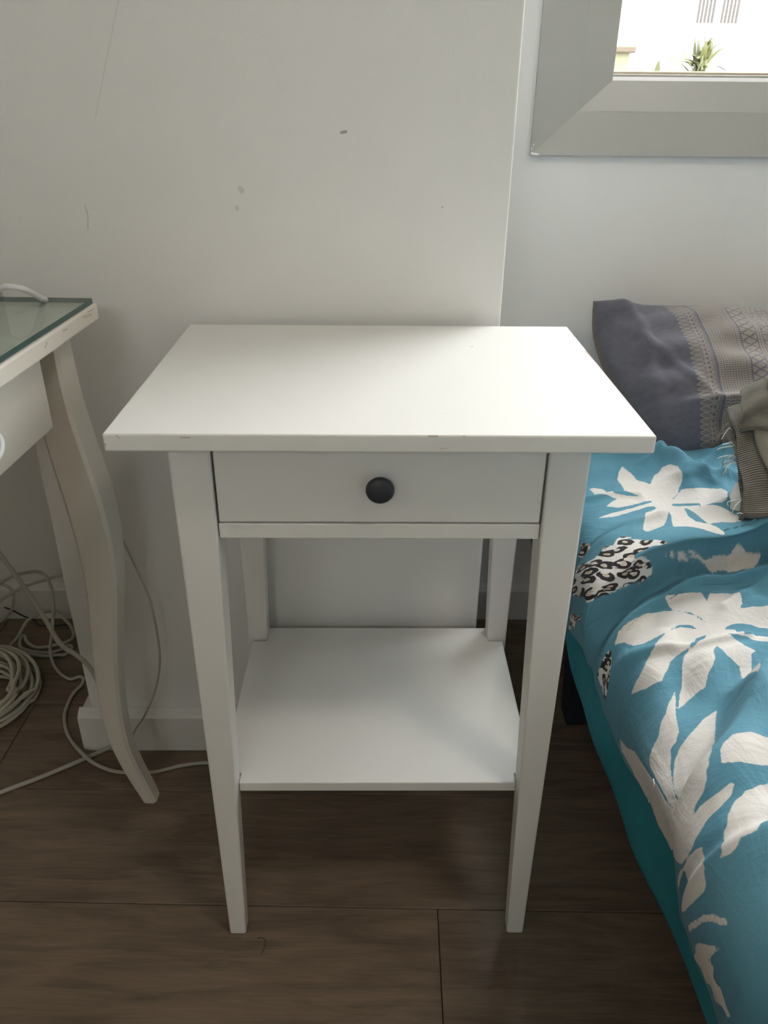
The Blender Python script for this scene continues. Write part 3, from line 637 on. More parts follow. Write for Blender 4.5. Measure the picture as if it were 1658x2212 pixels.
# ------------------------------------------------------------------ duvet
LEAVES = [[[177.0,455.5],[181.5,442.0],[187.5,425.5],[187.5,406.0],[195.0,376.0],[198.0,382.0],[211.5,410.5],[217.5,412.0],[225.0,424.0],[232.5,416.5],[238.5,398.5],[237.0,388.0],[238.5,379.0],[237.0,371.5],[231.0,364.0],[226.5,353.5],[216.0,343.0],[208.5,337.0],[217.5,343.0],[228.0,355.0],[234.0,361.0],[246.0,352.0],[255.0,352.0],[265.5,353.5],[273.0,350.5],[276.0,338.5],[270.0,307.0],[256.5,269.5],[244.5,250.0],[237.0,245.5],[231.0,251.5],[226.5,257.5],[241.5,314.5],[234.0,317.5],[226.5,322.0],[219.0,326.5],[211.5,329.5],[208.5,323.5],[222.0,317.5],[229.5,313.0],[238.5,310.0],[223.5,251.5],[232.5,238.0],[237.0,230.5],[240.0,224.5],[241.5,218.5],[244.5,212.5],[237.0,209.5],[226.5,208.0],[217.5,209.5],[208.5,208.0],[199.5,205.0],[198.0,212.5],[195.0,224.5],[190.5,233.5],[187.5,233.5],[184.5,217.0],[187.5,208.0],[193.5,206.5],[201.0,205.0],[207.0,202.0],[213.0,193.0],[208.5,191.5],[201.0,193.0],[195.0,194.5],[187.5,196.0],[181.5,197.5],[171.0,199.0],[163.5,199.0],[156.0,199.0],[163.5,215.5],[163.5,221.5],[157.5,212.5],[148.5,202.0],[139.5,199.0],[130.5,196.0],[129.0,200.5],[132.0,208.0],[141.0,227.5],[135.0,224.5],[168.0,304.0],[180.0,311.5],[186.0,317.5],[184.5,322.0],[175.5,319.0],[162.0,310.0],[151.5,305.5],[138.0,299.5],[124.5,290.5],[114.0,284.5],[103.5,281.5],[106.5,284.5],[115.5,292.0],[124.5,299.5],[135.0,305.5],[144.0,310.0],[153.0,313.0],[162.0,317.5],[172.5,323.5],[184.5,332.5],[184.5,335.5],[175.5,331.0],[163.5,323.5],[154.5,319.0],[144.0,316.0],[133.5,311.5],[118.5,311.5],[126.0,322.0],[136.5,332.5],[126.0,341.5],[118.5,347.5],[112.5,379.0],[120.0,380.5],[130.5,374.5],[135.0,341.5],[148.5,338.5],[162.0,337.0],[168.0,337.0],[153.0,343.0],[156.0,368.5],[157.5,394.0],[160.5,415.0],[168.0,437.5]],[[141.0,169.0],[151.5,173.5],[166.5,176.5],[180.0,178.0],[189.0,178.0],[195.0,178.0],[205.5,179.5],[216.0,181.0],[226.5,182.5],[228.0,184.0],[234.0,187.0],[237.0,187.0],[243.0,187.0],[249.0,187.0],[258.0,188.5],[271.5,191.5],[268.5,188.5],[246.0,164.5],[238.5,163.0],[234.0,166.0],[228.0,167.5],[228.0,178.0],[217.5,176.5],[208.5,175.0],[199.5,176.5],[187.5,176.5],[175.5,175.0],[162.0,173.5],[153.0,172.0]],[[136.5,137.5],[145.5,137.5],[156.0,139.0],[165.0,139.0],[174.0,139.0],[183.0,137.5],[184.5,124.0],[190.5,136.0],[196.5,134.5],[204.0,134.5],[210.0,133.0],[214.5,127.0],[219.0,122.5],[217.5,110.5],[211.5,103.0],[226.5,104.5],[232.5,103.0],[240.0,103.0],[247.5,103.0],[243.0,89.5],[231.0,89.5],[241.5,85.0],[232.5,65.5],[228.0,73.0],[222.0,76.0],[217.5,80.5],[210.0,82.0],[199.5,82.0],[190.5,79.0],[186.0,74.5],[196.5,73.0],[193.5,49.0],[201.0,49.0],[211.5,53.5],[214.5,46.0],[217.5,38.5],[214.5,31.0],[207.0,35.5],[201.0,40.0],[196.5,46.0],[189.0,47.5],[181.5,49.0],[175.5,52.0],[180.0,46.0],[184.5,41.5],[186.0,31.0],[190.5,26.5],[193.5,22.0],[187.5,19.0],[169.5,-29.0],[165.0,-39.5],[160.5,-47.0],[160.5,-35.0],[171.0,5.5],[168.0,11.5],[163.5,19.0],[162.0,26.5],[160.5,37.0],[153.0,26.5],[150.0,14.5],[144.0,5.5],[138.0,-2.0],[135.0,-8.0],[132.0,-14.0],[126.0,-15.5],[120.0,-18.5],[114.0,-21.5],[106.5,-27.5],[99.0,-33.5],[105.0,-18.5],[108.0,-11.0],[112.5,-3.5],[118.5,11.5],[121.5,20.5],[127.5,32.5],[136.5,40.0],[142.5,43.0],[150.0,49.0],[165.0,68.5],[153.0,65.5],[135.0,40.0],[127.5,37.0],[121.5,34.0],[112.5,28.0],[108.0,20.5],[102.0,13.0],[96.0,4.0],[87.0,4.0],[79.5,4.0],[70.5,8.5],[61.5,13.0],[69.0,17.5],[78.0,22.0],[85.5,28.0],[91.5,35.5],[97.5,41.5],[103.5,44.5],[111.0,61.0],[120.0,68.5],[130.5,79.0],[142.5,85.0],[153.0,83.5],[162.0,79.0],[154.5,88.0],[142.5,88.0],[133.5,82.0],[123.0,71.5],[115.5,68.5],[108.0,65.5],[96.0,62.5],[87.0,64.0],[79.5,83.5],[67.5,88.0],[73.5,92.5],[79.5,98.5],[85.5,101.5],[91.5,104.5],[97.5,107.5],[105.0,110.5],[114.0,116.5],[124.5,119.5],[135.0,119.5],[141.0,115.0],[147.0,110.5],[153.0,107.5],[163.5,100.0],[168.0,92.5],[172.5,85.0],[168.0,97.0],[160.5,106.0],[153.0,109.0],[144.0,113.5],[142.5,130.0]],[[13.5,-0.5],[19.5,-20.0],[30.0,-42.5],[31.5,-63.5],[33.0,-74.0],[34.5,-84.5],[37.5,-96.5],[40.5,-107.0],[43.5,-114.5],[46.5,-123.5],[49.5,-131.0],[63.0,-152.0],[66.0,-164.0],[64.5,-153.5],[51.0,-129.5],[49.5,-122.0],[46.5,-111.5],[43.5,-101.0],[43.5,-92.0],[43.5,-83.0],[48.0,-72.5],[58.5,-65.0],[66.0,-60.5],[73.5,-56.0],[76.5,-48.5],[81.0,-41.0],[87.0,-35.0],[91.5,-26.0],[97.5,-17.0],[105.0,-6.5],[102.0,-17.0],[99.0,-27.5],[96.0,-39.5],[94.5,-51.5],[93.0,-62.0],[87.0,-72.5],[79.5,-77.0],[76.5,-86.0],[72.0,-93.5],[69.0,-102.5],[66.0,-113.0],[64.5,-120.5],[63.0,-128.0],[72.0,-153.5],[70.5,-161.0],[70.5,-147.5],[64.5,-122.0],[67.5,-113.0],[70.5,-104.0],[75.0,-96.5],[79.5,-89.0],[84.0,-84.5],[88.5,-78.5],[94.5,-74.0],[100.5,-68.0],[108.0,-62.0],[114.0,-56.0],[120.0,-50.0],[127.5,-45.5],[135.0,-41.0],[129.0,-56.0],[126.0,-65.0],[121.5,-75.5],[109.5,-110.0],[103.5,-126.5],[100.5,-132.5],[99.0,-138.5],[96.0,-143.0],[94.5,-149.0],[91.5,-155.0],[88.5,-159.5],[82.5,-164.0],[79.5,-168.5],[75.0,-171.5],[79.5,-170.0],[84.0,-167.0],[88.5,-165.5],[93.0,-164.0],[97.5,-162.5],[102.0,-159.5],[105.0,-158.0],[106.5,-159.5],[102.0,-168.5],[96.0,-173.0],[91.5,-176.0],[88.5,-177.5],[84.0,-180.5],[81.0,-183.5],[78.0,-186.5],[73.5,-189.5],[70.5,-194.0],[64.5,-195.5],[58.5,-195.5],[46.5,-183.5],[0.0,-156.5],[0.0,-146.0],[0.0,-138.5],[0.0,-131.0],[0.0,-123.5],[0.0,-116.0],[0.0,-108.5],[0.0,-99.5],[0.0,-89.0],[1.5,-81.5],[3.0,-72.5],[3.0,-60.5],[4.5,-48.5],[6.0,-36.5],[7.5,-23.0],[4.5,-9.5]],[[70.5,-195.5],[76.5,-197.0],[75.0,-201.5],[76.5,-218.0],[76.5,-224.0],[75.0,-227.0],[73.5,-233.0],[70.5,-236.0],[66.0,-236.0],[60.0,-234.5],[54.0,-233.0],[39.0,-224.0],[46.5,-224.0],[28.5,-201.5],[52.5,-222.5],[55.5,-219.5],[60.0,-219.5],[57.0,-206.0],[58.5,-203.0],[57.0,-200.0],[52.5,-201.5],[46.5,-201.5],[36.0,-203.0],[43.5,-198.5],[52.5,-197.0],[60.0,-198.5],[66.0,-197.0]],[[84.0,-225.5],[85.5,-222.5],[87.0,-218.0],[88.5,-200.0],[90.0,-195.5],[93.0,-191.0],[94.5,-186.5],[97.5,-180.5],[102.0,-173.0],[106.5,-170.0],[111.0,-165.5],[115.5,-164.0],[121.5,-159.5],[126.0,-158.0],[132.0,-153.5],[130.5,-159.5],[127.5,-165.5],[124.5,-174.5],[121.5,-182.0],[118.5,-188.0],[109.5,-204.5],[105.0,-213.5],[102.0,-216.5],[99.0,-218.0],[96.0,-218.0],[93.0,-222.5],[90.0,-225.5],[87.0,-225.5]],[[108.0,-128.0],[112.5,-120.5],[120.0,-113.0],[124.5,-113.0],[130.5,-113.0],[135.0,-114.5],[141.0,-116.0],[148.5,-114.5],[145.5,-122.0],[142.5,-128.0],[141.0,-134.0],[138.0,-140.0],[130.5,-143.0],[124.5,-144.5],[120.0,-144.5],[115.5,-143.0],[111.0,-143.0],[108.0,-141.5],[105.0,-141.5]],[[43.5,-236.0],[52.5,-240.5],[58.5,-243.5],[63.0,-245.0],[69.0,-249.5],[70.5,-252.5],[73.5,-255.5],[73.5,-260.0],[69.0,-257.0],[66.0,-252.5],[60.0,-248.0],[52.5,-245.0],[36.0,-236.0]],[[42.0,-248.0],[51.0,-255.5],[55.5,-260.0],[60.0,-263.0],[60.0,-266.0],[48.0,-263.0],[43.5,-261.5],[49.5,-267.5],[43.5,-269.0],[39.0,-270.5],[43.5,-278.0],[42.0,-281.0],[39.0,-284.0],[37.5,-287.0],[37.5,-291.5],[30.0,-288.5],[31.5,-285.5],[30.0,-281.0],[12.0,-269.0],[16.5,-264.5],[4.5,-255.5],[4.5,-249.5],[6.0,-245.0],[1.5,-237.5],[0.0,-231.5],[24.0,-240.5]],[[540.2,59.5],[534.2,40.0],[523.7,17.5],[522.2,-3.5],[520.7,-14.0],[519.2,-24.5],[516.2,-36.5],[513.2,-47.0],[510.2,-54.5],[507.2,-63.5],[504.2,-71.0],[490.7,-92.0],[487.7,-104.0],[489.2,-93.5],[502.7,-69.5],[504.2,-62.0],[507.2,-51.5],[510.2,-41.0],[510.2,-32.0],[510.2,-23.0],[505.7,-12.5],[495.2,-5.0],[487.7,-0.5],[480.2,4.0],[477.2,11.5],[472.7,19.0],[466.7,25.0],[462.2,34.0],[456.2,43.0],[448.7,53.5],[451.7,43.0],[454.7,32.5],[457.7,20.5],[459.2,8.5],[460.7,-2.0],[466.7,-12.5],[474.2,-17.0],[477.2,-26.0],[481.7,-33.5],[484.7,-42.5],[487.7,-53.0],[489.2,-60.5],[490.7,-68.0],[481.7,-93.5],[483.2,-101.0],[483.2,-87.5],[489.2,-62.0],[486.2,-53.0],[483.2,-44.0],[478.7,-36.5],[474.2,-29.0],[469.7,-24.5],[465.2,-18.5],[459.2,-14.0],[453.2,-8.0],[445.7,-2.0],[439.7,4.0],[433.7,10.0],[426.2,14.5],[418.7,19.0],[424.7,4.0],[427.7,-5.0],[432.2,-15.5],[444.2,-50.0],[450.2,-66.5],[453.2,-72.5],[454.7,-78.5],[457.7,-83.0],[459.2,-89.0],[462.2,-95.0],[465.2,-99.5],[471.2,-104.0],[474.2,-108.5],[478.7,-111.5],[474.2,-110.0],[469.7,-107.0],[465.2,-105.5],[460.7,-104.0],[456.2,-102.5],[451.7,-99.5],[448.7,-98.0],[447.2,-99.5],[451.7,-108.5],[457.7,-113.0],[462.2,-116.0],[465.2,-117.5],[469.7,-120.5],[472.7,-123.5],[475.7,-126.5],[480.2,-129.5],[483.2,-134.0],[489.2,-135.5],[495.2,-135.5],[507.2,-123.5],[553.7,-96.5],[553.7,-86.0],[553.7,-78.5],[553.7,-71.0],[553.7,-63.5],[553.7,-56.0],[553.7,-48.5],[553.7,-39.5],[553.7,-29.0],[552.2,-21.5],[550.7,-12.5],[550.7,-0.5],[549.2,11.5],[547.7,23.5],[546.2,37.0],[549.2,50.5]],[[507.0,125.5],[511.5,112.0],[517.5,95.5],[517.5,76.0],[525.0,46.0],[528.0,52.0],[541.5,80.5],[547.5,82.0],[555.0,94.0],[562.5,86.5],[568.5,68.5],[567.0,58.0],[568.5,49.0],[567.0,41.5],[561.0,34.0],[556.5,23.5],[546.0,13.0],[538.5,7.0],[547.5,13.0],[558.0,25.0],[564.0,31.0],[576.0,22.0],[585.0,22.0],[595.5,23.5],[603.0,20.5],[606.0,8.5],[600.0,-23.0],[586.5,-60.5],[574.5,-80.0],[567.0,-84.5],[561.0,-78.5],[556.5,-72.5],[571.5,-15.5],[564.0,-12.5],[556.5,-8.0],[549.0,-3.5],[541.5,-0.5],[538.5,-6.5],[552.0,-12.5],[559.5,-17.0],[568.5,-20.0],[553.5,-78.5],[562.5,-92.0],[567.0,-99.5],[570.0,-105.5],[571.5,-111.5],[574.5,-117.5],[567.0,-120.5],[556.5,-122.0],[547.5,-120.5],[538.5,-122.0],[529.5,-125.0],[528.0,-117.5],[525.0,-105.5],[520.5,-96.5],[517.5,-96.5],[514.5,-113.0],[517.5,-122.0],[523.5,-123.5],[531.0,-125.0],[537.0,-128.0],[543.0,-137.0],[538.5,-138.5],[531.0,-137.0],[525.0,-135.5],[517.5,-134.0],[511.5,-132.5],[501.0,-131.0],[493.5,-131.0],[486.0,-131.0],[493.5,-114.5],[493.5,-108.5],[487.5,-117.5],[478.5,-128.0],[469.5,-131.0],[460.5,-134.0],[459.0,-129.5],[462.0,-122.0],[471.0,-102.5],[465.0,-105.5],[498.0,-26.0],[510.0,-18.5],[516.0,-12.5],[514.5,-8.0],[505.5,-11.0],[492.0,-20.0],[481.5,-24.5],[468.0,-30.5],[454.5,-39.5],[444.0,-45.5],[433.5,-48.5],[436.5,-45.5],[445.5,-38.0],[454.5,-30.5],[465.0,-24.5],[474.0,-20.0],[483.0,-17.0],[492.0,-12.5],[502.5,-6.5],[514.5,2.5],[514.5,5.5],[505.5,1.0],[493.5,-6.5],[484.5,-11.0],[474.0,-14.0],[463.5,-18.5],[448.5,-18.5],[456.0,-8.0],[466.5,2.5],[456.0,11.5],[448.5,17.5],[442.5,49.0],[450.0,50.5],[460.5,44.5],[465.0,11.5],[478.5,8.5],[492.0,7.0],[498.0,7.0],[483.0,13.0],[486.0,38.5],[487.5,64.0],[490.5,85.0],[498.0,107.5]],[[877.0,715.5],[881.5,702.0],[887.5,685.5],[887.5,666.0],[895.0,636.0],[898.0,642.0],[911.5,670.5],[917.5,672.0],[925.0,684.0],[932.5,676.5],[938.5,658.5],[937.0,648.0],[938.5,639.0],[937.0,631.5],[931.0,624.0],[926.5,613.5],[916.0,603.0],[908.5,597.0],[917.5,603.0],[928.0,615.0],[934.0,621.0],[946.0,612.0],[955.0,612.0],[965.5,613.5],[973.0,610.5],[976.0,598.5],[970.0,567.0],[956.5,529.5],[944.5,510.0],[937.0,505.5],[931.0,511.5],[926.5,517.5],[941.5,574.5],[934.0,577.5],[926.5,582.0],[919.0,586.5],[911.5,589.5],[908.5,583.5],[922.0,577.5],[929.5,573.0],[938.5,570.0],[923.5,511.5],[932.5,498.0],[937.0,490.5],[940.0,484.5],[941.5,478.5],[944.5,472.5],[937.0,469.5],[926.5,468.0],[917.5,469.5],[908.5,468.0],[899.5,465.0],[898.0,472.5],[895.0,484.5],[890.5,493.5],[887.5,493.5],[884.5,477.0],[887.5,468.0],[893.5,466.5],[901.0,465.0],[907.0,462.0],[913.0,453.0],[908.5,451.5],[901.0,453.0],[895.0,454.5],[887.5,456.0],[881.5,457.5],[871.0,459.0],[863.5,459.0],[856.0,459.0],[863.5,475.5],[863.5,481.5],[857.5,472.5],[848.5,462.0],[839.5,459.0],[830.5,456.0],[829.0,460.5],[832.0,468.0],[841.0,487.5],[835.0,484.5],[868.0,564.0],[880.0,571.5],[886.0,577.5],[884.5,582.0],[875.5,579.0],[862.0,570.0],[851.5,565.5],[838.0,559.5],[824.5,550.5],[814.0,544.5],[803.5,541.5],[806.5,544.5],[815.5,552.0],[824.5,559.5],[835.0,565.5],[844.0,570.0],[853.0,573.0],[862.0,577.5],[872.5,583.5],[884.5,592.5],[884.5,595.5],[875.5,591.0],[863.5,583.5],[854.5,579.0],[844.0,576.0],[833.5,571.5],[818.5,571.5],[826.0,582.0],[836.5,592.5],[826.0,601.5],[818.5,607.5],[812.5,639.0],[820.0,640.5],[830.5,634.5],[835.0,601.5],[848.5,598.5],[862.0,597.0],[868.0,597.0],[853.0,603.0],[856.0,628.5],[857.5,654.0],[860.5,675.0],[868.0,697.5]],[[880.2,-150.5],[874.2,-170.0],[863.7,-192.5],[862.2,-213.5],[860.7,-224.0],[859.2,-234.5],[856.2,-246.5],[853.2,-257.0],[850.2,-264.5],[847.2,-273.5],[844.2,-281.0],[830.7,-302.0],[827.7,-314.0],[829.2,-303.5],[842.7,-279.5],[844.2,-272.0],[847.2,-261.5],[850.2,-251.0],[850.2,-242.0],[850.2,-233.0],[845.7,-222.5],[835.2,-215.0],[827.7,-210.5],[820.2,-206.0],[817.2,-198.5],[812.7,-191.0],[806.7,-185.0],[802.2,-176.0],[796.2,-167.0],[788.7,-156.5],[791.7,-167.0],[794.7,-177.5],[797.7,-189.5],[799.2,-201.5],[800.7,-212.0],[806.7,-222.5],[814.2,-227.0],[817.2,-236.0],[821.7,-243.5],[824.7,-252.5],[827.7,-263.0],[829.2,-270.5],[830.7,-278.0],[821.7,-303.5],[823.2,-311.0],[823.2,-297.5],[829.2,-272.0],[826.2,-263.0],[823.2,-254.0],[818.7,-246.5],[814.2,-239.0],[809.7,-234.5],[805.2,-228.5],[799.2,-224.0],[793.2,-218.0],[785.7,-212.0],[779.7,-206.0],[773.7,-200.0],[766.2,-195.5],[758.7,-191.0],[764.7,-206.0],[767.7,-215.0],[772.2,-225.5],[784.2,-260.0],[790.2,-276.5],[793.2,-282.5],[794.7,-288.5],[797.7,-293.0],[799.2,-299.0],[802.2,-305.0],[805.2,-309.5],[811.2,-314.0],[814.2,-318.5],[818.7,-321.5],[814.2,-320.0],[809.7,-317.0],[805.2,-315.5],[800.7,-314.0],[796.2,-312.5],[791.7,-309.5],[788.7,-308.0],[787.2,-309.5],[791.7,-318.5],[797.7,-323.0],[802.2,-326.0],[805.2,-327.5],[809.7,-330.5],[812.7,-333.5],[815.7,-336.5],[820.2,-339.5],[823.2,-344.0],[829.2,-345.5],[835.2,-345.5],[847.2,-333.5],[893.7,-306.5],[893.7,-296.0],[893.7,-288.5],[893.7,-281.0],[893.7,-273.5],[893.7,-266.0],[893.7,-258.5],[893.7,-249.5],[893.7,-239.0],[892.2,-231.5],[890.7,-222.5],[890.7,-210.5],[889.2,-198.5],[887.7,-186.5],[886.2,-173.0],[889.2,-159.5]],[[370.2,-620.5],[364.2,-640.0],[353.7,-662.5],[352.2,-683.5],[350.7,-694.0],[349.2,-704.5],[346.2,-716.5],[343.2,-727.0],[340.2,-734.5],[337.2,-743.5],[334.2,-751.0],[320.7,-772.0],[317.7,-784.0],[319.2,-773.5],[332.7,-749.5],[334.2,-742.0],[337.2,-731.5],[340.2,-721.0],[340.2,-712.0],[340.2,-703.0],[335.7,-692.5],[325.2,-685.0],[317.7,-680.5],[310.2,-676.0],[307.2,-668.5],[302.7,-661.0],[296.7,-655.0],[292.2,-646.0],[286.2,-637.0],[278.7,-626.5],[281.7,-637.0],[284.7,-647.5],[287.7,-659.5],[289.2,-671.5],[290.7,-682.0],[296.7,-692.5],[304.2,-697.0],[307.2,-706.0],[311.7,-713.5],[314.7,-722.5],[317.7,-733.0],[319.2,-740.5],[320.7,-748.0],[311.7,-773.5],[313.2,-781.0],[313.2,-767.5],[319.2,-742.0],[316.2,-733.0],[313.2,-724.0],[308.7,-716.5],[304.2,-709.0],[299.7,-704.5],[295.2,-698.5],[289.2,-694.0],[283.2,-688.0],[275.7,-682.0],[269.7,-676.0],[263.7,-670.0],[256.2,-665.5],[248.7,-661.0],[254.7,-676.0],[257.7,-685.0],[262.2,-695.5],[274.2,-730.0],[280.2,-746.5],[283.2,-752.5],[284.7,-758.5],[287.7,-763.0],[289.2,-769.0],[292.2,-775.0],[295.2,-779.5],[301.2,-784.0],[304.2,-788.5],[308.7,-791.5],[304.2,-790.0],[299.7,-787.0],[295.2,-785.5],[290.7,-784.0],[286.2,-782.5],[281.7,-779.5],[278.7,-778.0],[277.2,-779.5],[281.7,-788.5],[287.7,-793.0],[292.2,-796.0],[295.2,-797.5],[299.7,-800.5],[302.7,-803.5],[305.7,-806.5],[310.2,-809.5],[313.2,-814.0],[319.2,-815.5],[325.2,-815.5],[337.2,-803.5],[383.7,-776.5],[383.7,-766.0],[383.7,-758.5],[383.7,-751.0],[383.7,-743.5],[383.7,-736.0],[383.7,-728.5],[383.7,-719.5],[383.7,-709.0],[382.2,-701.5],[380.7,-692.5],[380.7,-680.5],[379.2,-668.5],[377.7,-656.5],[376.2,-643.0],[379.2,-629.5]],[[777.0,-104.5],[781.5,-118.0],[787.5,-134.5],[787.5,-154.0],[795.0,-184.0],[798.0,-178.0],[811.5,-149.5],[817.5,-148.0],[825.0,-136.0],[832.5,-143.5],[838.5,-161.5],[837.0,-172.0],[838.5,-181.0],[837.0,-188.5],[831.0,-196.0],[826.5,-206.5],[816.0,-217.0],[808.5,-223.0],[817.5,-217.0],[828.0,-205.0],[834.0,-199.0],[846.0,-208.0],[855.0,-208.0],[865.5,-206.5],[873.0,-209.5],[876.0,-221.5],[870.0,-253.0],[856.5,-290.5],[844.5,-310.0],[837.0,-314.5],[831.0,-308.5],[826.5,-302.5],[841.5,-245.5],[834.0,-242.5],[826.5,-238.0],[819.0,-233.5],[811.5,-230.5],[808.5,-236.5],[822.0,-242.5],[829.5,-247.0],[838.5,-250.0],[823.5,-308.5],[832.5,-322.0],[837.0,-329.5],[840.0,-335.5],[841.5,-341.5],[844.5,-347.5],[837.0,-350.5],[826.5,-352.0],[817.5,-350.5],[808.5,-352.0],[799.5,-355.0],[798.0,-347.5],[795.0,-335.5],[790.5,-326.5],[787.5,-326.5],[784.5,-343.0],[787.5,-352.0],[793.5,-353.5],[801.0,-355.0],[807.0,-358.0],[813.0,-367.0],[808.5,-368.5],[801.0,-367.0],[795.0,-365.5],[787.5,-364.0],[781.5,-362.5],[771.0,-361.0],[763.5,-361.0],[756.0,-361.0],[763.5,-344.5],[763.5,-338.5],[757.5,-347.5],[748.5,-358.0],[739.5,-361.0],[730.5,-364.0],[729.0,-359.5],[732.0,-352.0],[741.0,-332.5],[735.0,-335.5],[768.0,-256.0],[780.0,-248.5],[786.0,-242.5],[784.5,-238.0],[775.5,-241.0],[762.0,-250.0],[751.5,-254.5],[738.0,-260.5],[724.5,-269.5],[714.0,-275.5],[703.5,-278.5],[706.5,-275.5],[715.5,-268.0],[724.5,-260.5],[735.0,-254.5],[744.0,-250.0],[753.0,-247.0],[762.0,-242.5],[772.5,-236.5],[784.5,-227.5],[784.5,-224.5],[775.5,-229.0],[763.5,-236.5],[754.5,-241.0],[744.0,-244.0],[733.5,-248.5],[718.5,-248.5],[726.0,-238.0],[736.5,-227.5],[726.0,-218.5],[718.5,-212.5],[712.5,-181.0],[720.0,-179.5],[730.5,-185.5],[735.0,-218.5],[748.5,-221.5],[762.0,-223.0],[768.0,-223.0],[753.0,-217.0],[756.0,-191.5],[757.5,-166.0],[760.5,-145.0],[768.0,-122.5]],[[1127.0,515.5],[1131.5,502.0],[1137.5,485.5],[1137.5,466.0],[1145.0,436.0],[1148.0,442.0],[1161.5,470.5],[1167.5,472.0],[1175.0,484.0],[1182.5,476.5],[1188.5,458.5],[1187.0,448.0],[1188.5,439.0],[1187.0,431.5],[1181.0,424.0],[1176.5,413.5],[1166.0,403.0],[1158.5,397.0],[1167.5,403.0],[1178.0,415.0],[1184.0,421.0],[1196.0,412.0],[1205.0,412.0],[1215.5,413.5],[1223.0,410.5],[1226.0,398.5],[1220.0,367.0],[1206.5,329.5],[1194.5,310.0],[1187.0,305.5],[1181.0,311.5],[1176.5,317.5],[1191.5,374.5],[1184.0,377.5],[1176.5,382.0],[1169.0,386.5],[1161.5,389.5],[1158.5,383.5],[1172.0,377.5],[1179.5,373.0],[1188.5,370.0],[1173.5,311.5],[1182.5,298.0],[1187.0,290.5],[1190.0,284.5],[1191.5,278.5],[1194.5,272.5],[1187.0,269.5],[1176.5,268.0],[1167.5,269.5],[1158.5,268.0],[1149.5,265.0],[1148.0,272.5],[1145.0,284.5],[1140.5,293.5],[1137.5,293.5],[1134.5,277.0],[1137.5,268.0],[1143.5,266.5],[1151.0,265.0],[1157.0,262.0],[1163.0,253.0],[1158.5,251.5],[1151.0,253.0],[1145.0,254.5],[1137.5,256.0],[1131.5,257.5],[1121.0,259.0],[1113.5,259.0],[1106.0,259.0],[1113.5,275.5],[1113.5,281.5],[1107.5,272.5],[1098.5,262.0],[1089.5,259.0],[1080.5,256.0],[1079.0,260.5],[1082.0,268.0],[1091.0,287.5],[1085.0,284.5],[1118.0,364.0],[1130.0,371.5],[1136.0,377.5],[1134.5,382.0],[1125.5,379.0],[1112.0,370.0],[1101.5,365.5],[1088.0,359.5],[1074.5,350.5],[1064.0,344.5],[1053.5,341.5],[1056.5,344.5],[1065.5,352.0],[1074.5,359.5],[1085.0,365.5],[1094.0,370.0],[1103.0,373.0],[1112.0,377.5],[1122.5,383.5],[1134.5,392.5],[1134.5,395.5],[1125.5,391.0],[1113.5,383.5],[1104.5,379.0],[1094.0,376.0],[1083.5,371.5],[1068.5,371.5],[1076.0,382.0],[1086.5,392.5],[1076.0,401.5],[1068.5,407.5],[1062.5,439.0],[1070.0,440.5],[1080.5,434.5],[1085.0,401.5],[1098.5,398.5],[1112.0,397.0],[1118.0,397.0],[1103.0,403.0],[1106.0,428.5],[1107.5,454.0],[1110.5,475.0],[1118.0,497.5]],[[237.0,-104.5],[241.5,-118.0],[247.5,-134.5],[247.5,-154.0],[255.0,-184.0],[258.0,-178.0],[271.5,-149.5],[277.5,-148.0],[285.0,-136.0],[292.5,-143.5],[298.5,-161.5],[297.0,-172.0],[298.5,-181.0],[297.0,-188.5],[291.0,-196.0],[286.5,-206.5],[276.0,-217.0],[268.5,-223.0],[277.5,-217.0],[288.0,-205.0],[294.0,-199.0],[306.0,-208.0],[315.0,-208.0],[325.5,-206.5],[333.0,-209.5],[336.0,-221.5],[330.0,-253.0],[316.5,-290.5],[304.5,-310.0],[297.0,-314.5],[291.0,-308.5],[286.5,-302.5],[301.5,-245.5],[294.0,-242.5],[286.5,-238.0],[279.0,-233.5],[271.5,-230.5],[268.5,-236.5],[282.0,-242.5],[289.5,-247.0],[298.5,-250.0],[283.5,-308.5],[292.5,-322.0],[297.0,-329.5],[300.0,-335.5],[301.5,-341.5],[304.5,-347.5],[297.0,-350.5],[286.5,-352.0],[277.5,-350.5],[268.5,-352.0],[259.5,-355.0],[258.0,-347.5],[255.0,-335.5],[250.5,-326.5],[247.5,-326.5],[244.5,-343.0],[247.5,-352.0],[253.5,-353.5],[261.0,-355.0],[267.0,-358.0],[273.0,-367.0],[268.5,-368.5],[261.0,-367.0],[255.0,-365.5],[247.5,-364.0],[241.5,-362.5],[231.0,-361.0],[223.5,-361.0],[216.0,-361.0],[223.5,-344.5],[223.5,-338.5],[217.5,-347.5],[208.5,-358.0],[199.5,-361.0],[190.5,-364.0],[189.0,-359.5],[192.0,-352.0],[201.0,-332.5],[195.0,-335.5],[228.0,-256.0],[240.0,-248.5],[246.0,-242.5],[244.5,-238.0],[235.5,-241.0],[222.0,-250.0],[211.5,-254.5],[198.0,-260.5],[184.5,-269.5],[174.0,-275.5],[163.5,-278.5],[166.5,-275.5],[175.5,-268.0],[184.5,-260.5],[195.0,-254.5],[204.0,-250.0],[213.0,-247.0],[222.0,-242.5],[232.5,-236.5],[244.5,-227.5],[244.5,-224.5],[235.5,-229.0],[223.5,-236.5],[214.5,-241.0],[204.0,-244.0],[193.5,-248.5],[178.5,-248.5],[186.0,-238.0],[196.5,-227.5],[186.0,-218.5],[178.5,-212.5],[172.5,-181.0],[180.0,-179.5],[190.5,-185.5],[195.0,-218.5],[208.5,-221.5],[222.0,-223.0],[228.0,-223.0],[213.0,-217.0],[216.0,-191.5],[217.5,-166.0],[220.5,-145.0],[228.0,-122.5]]]
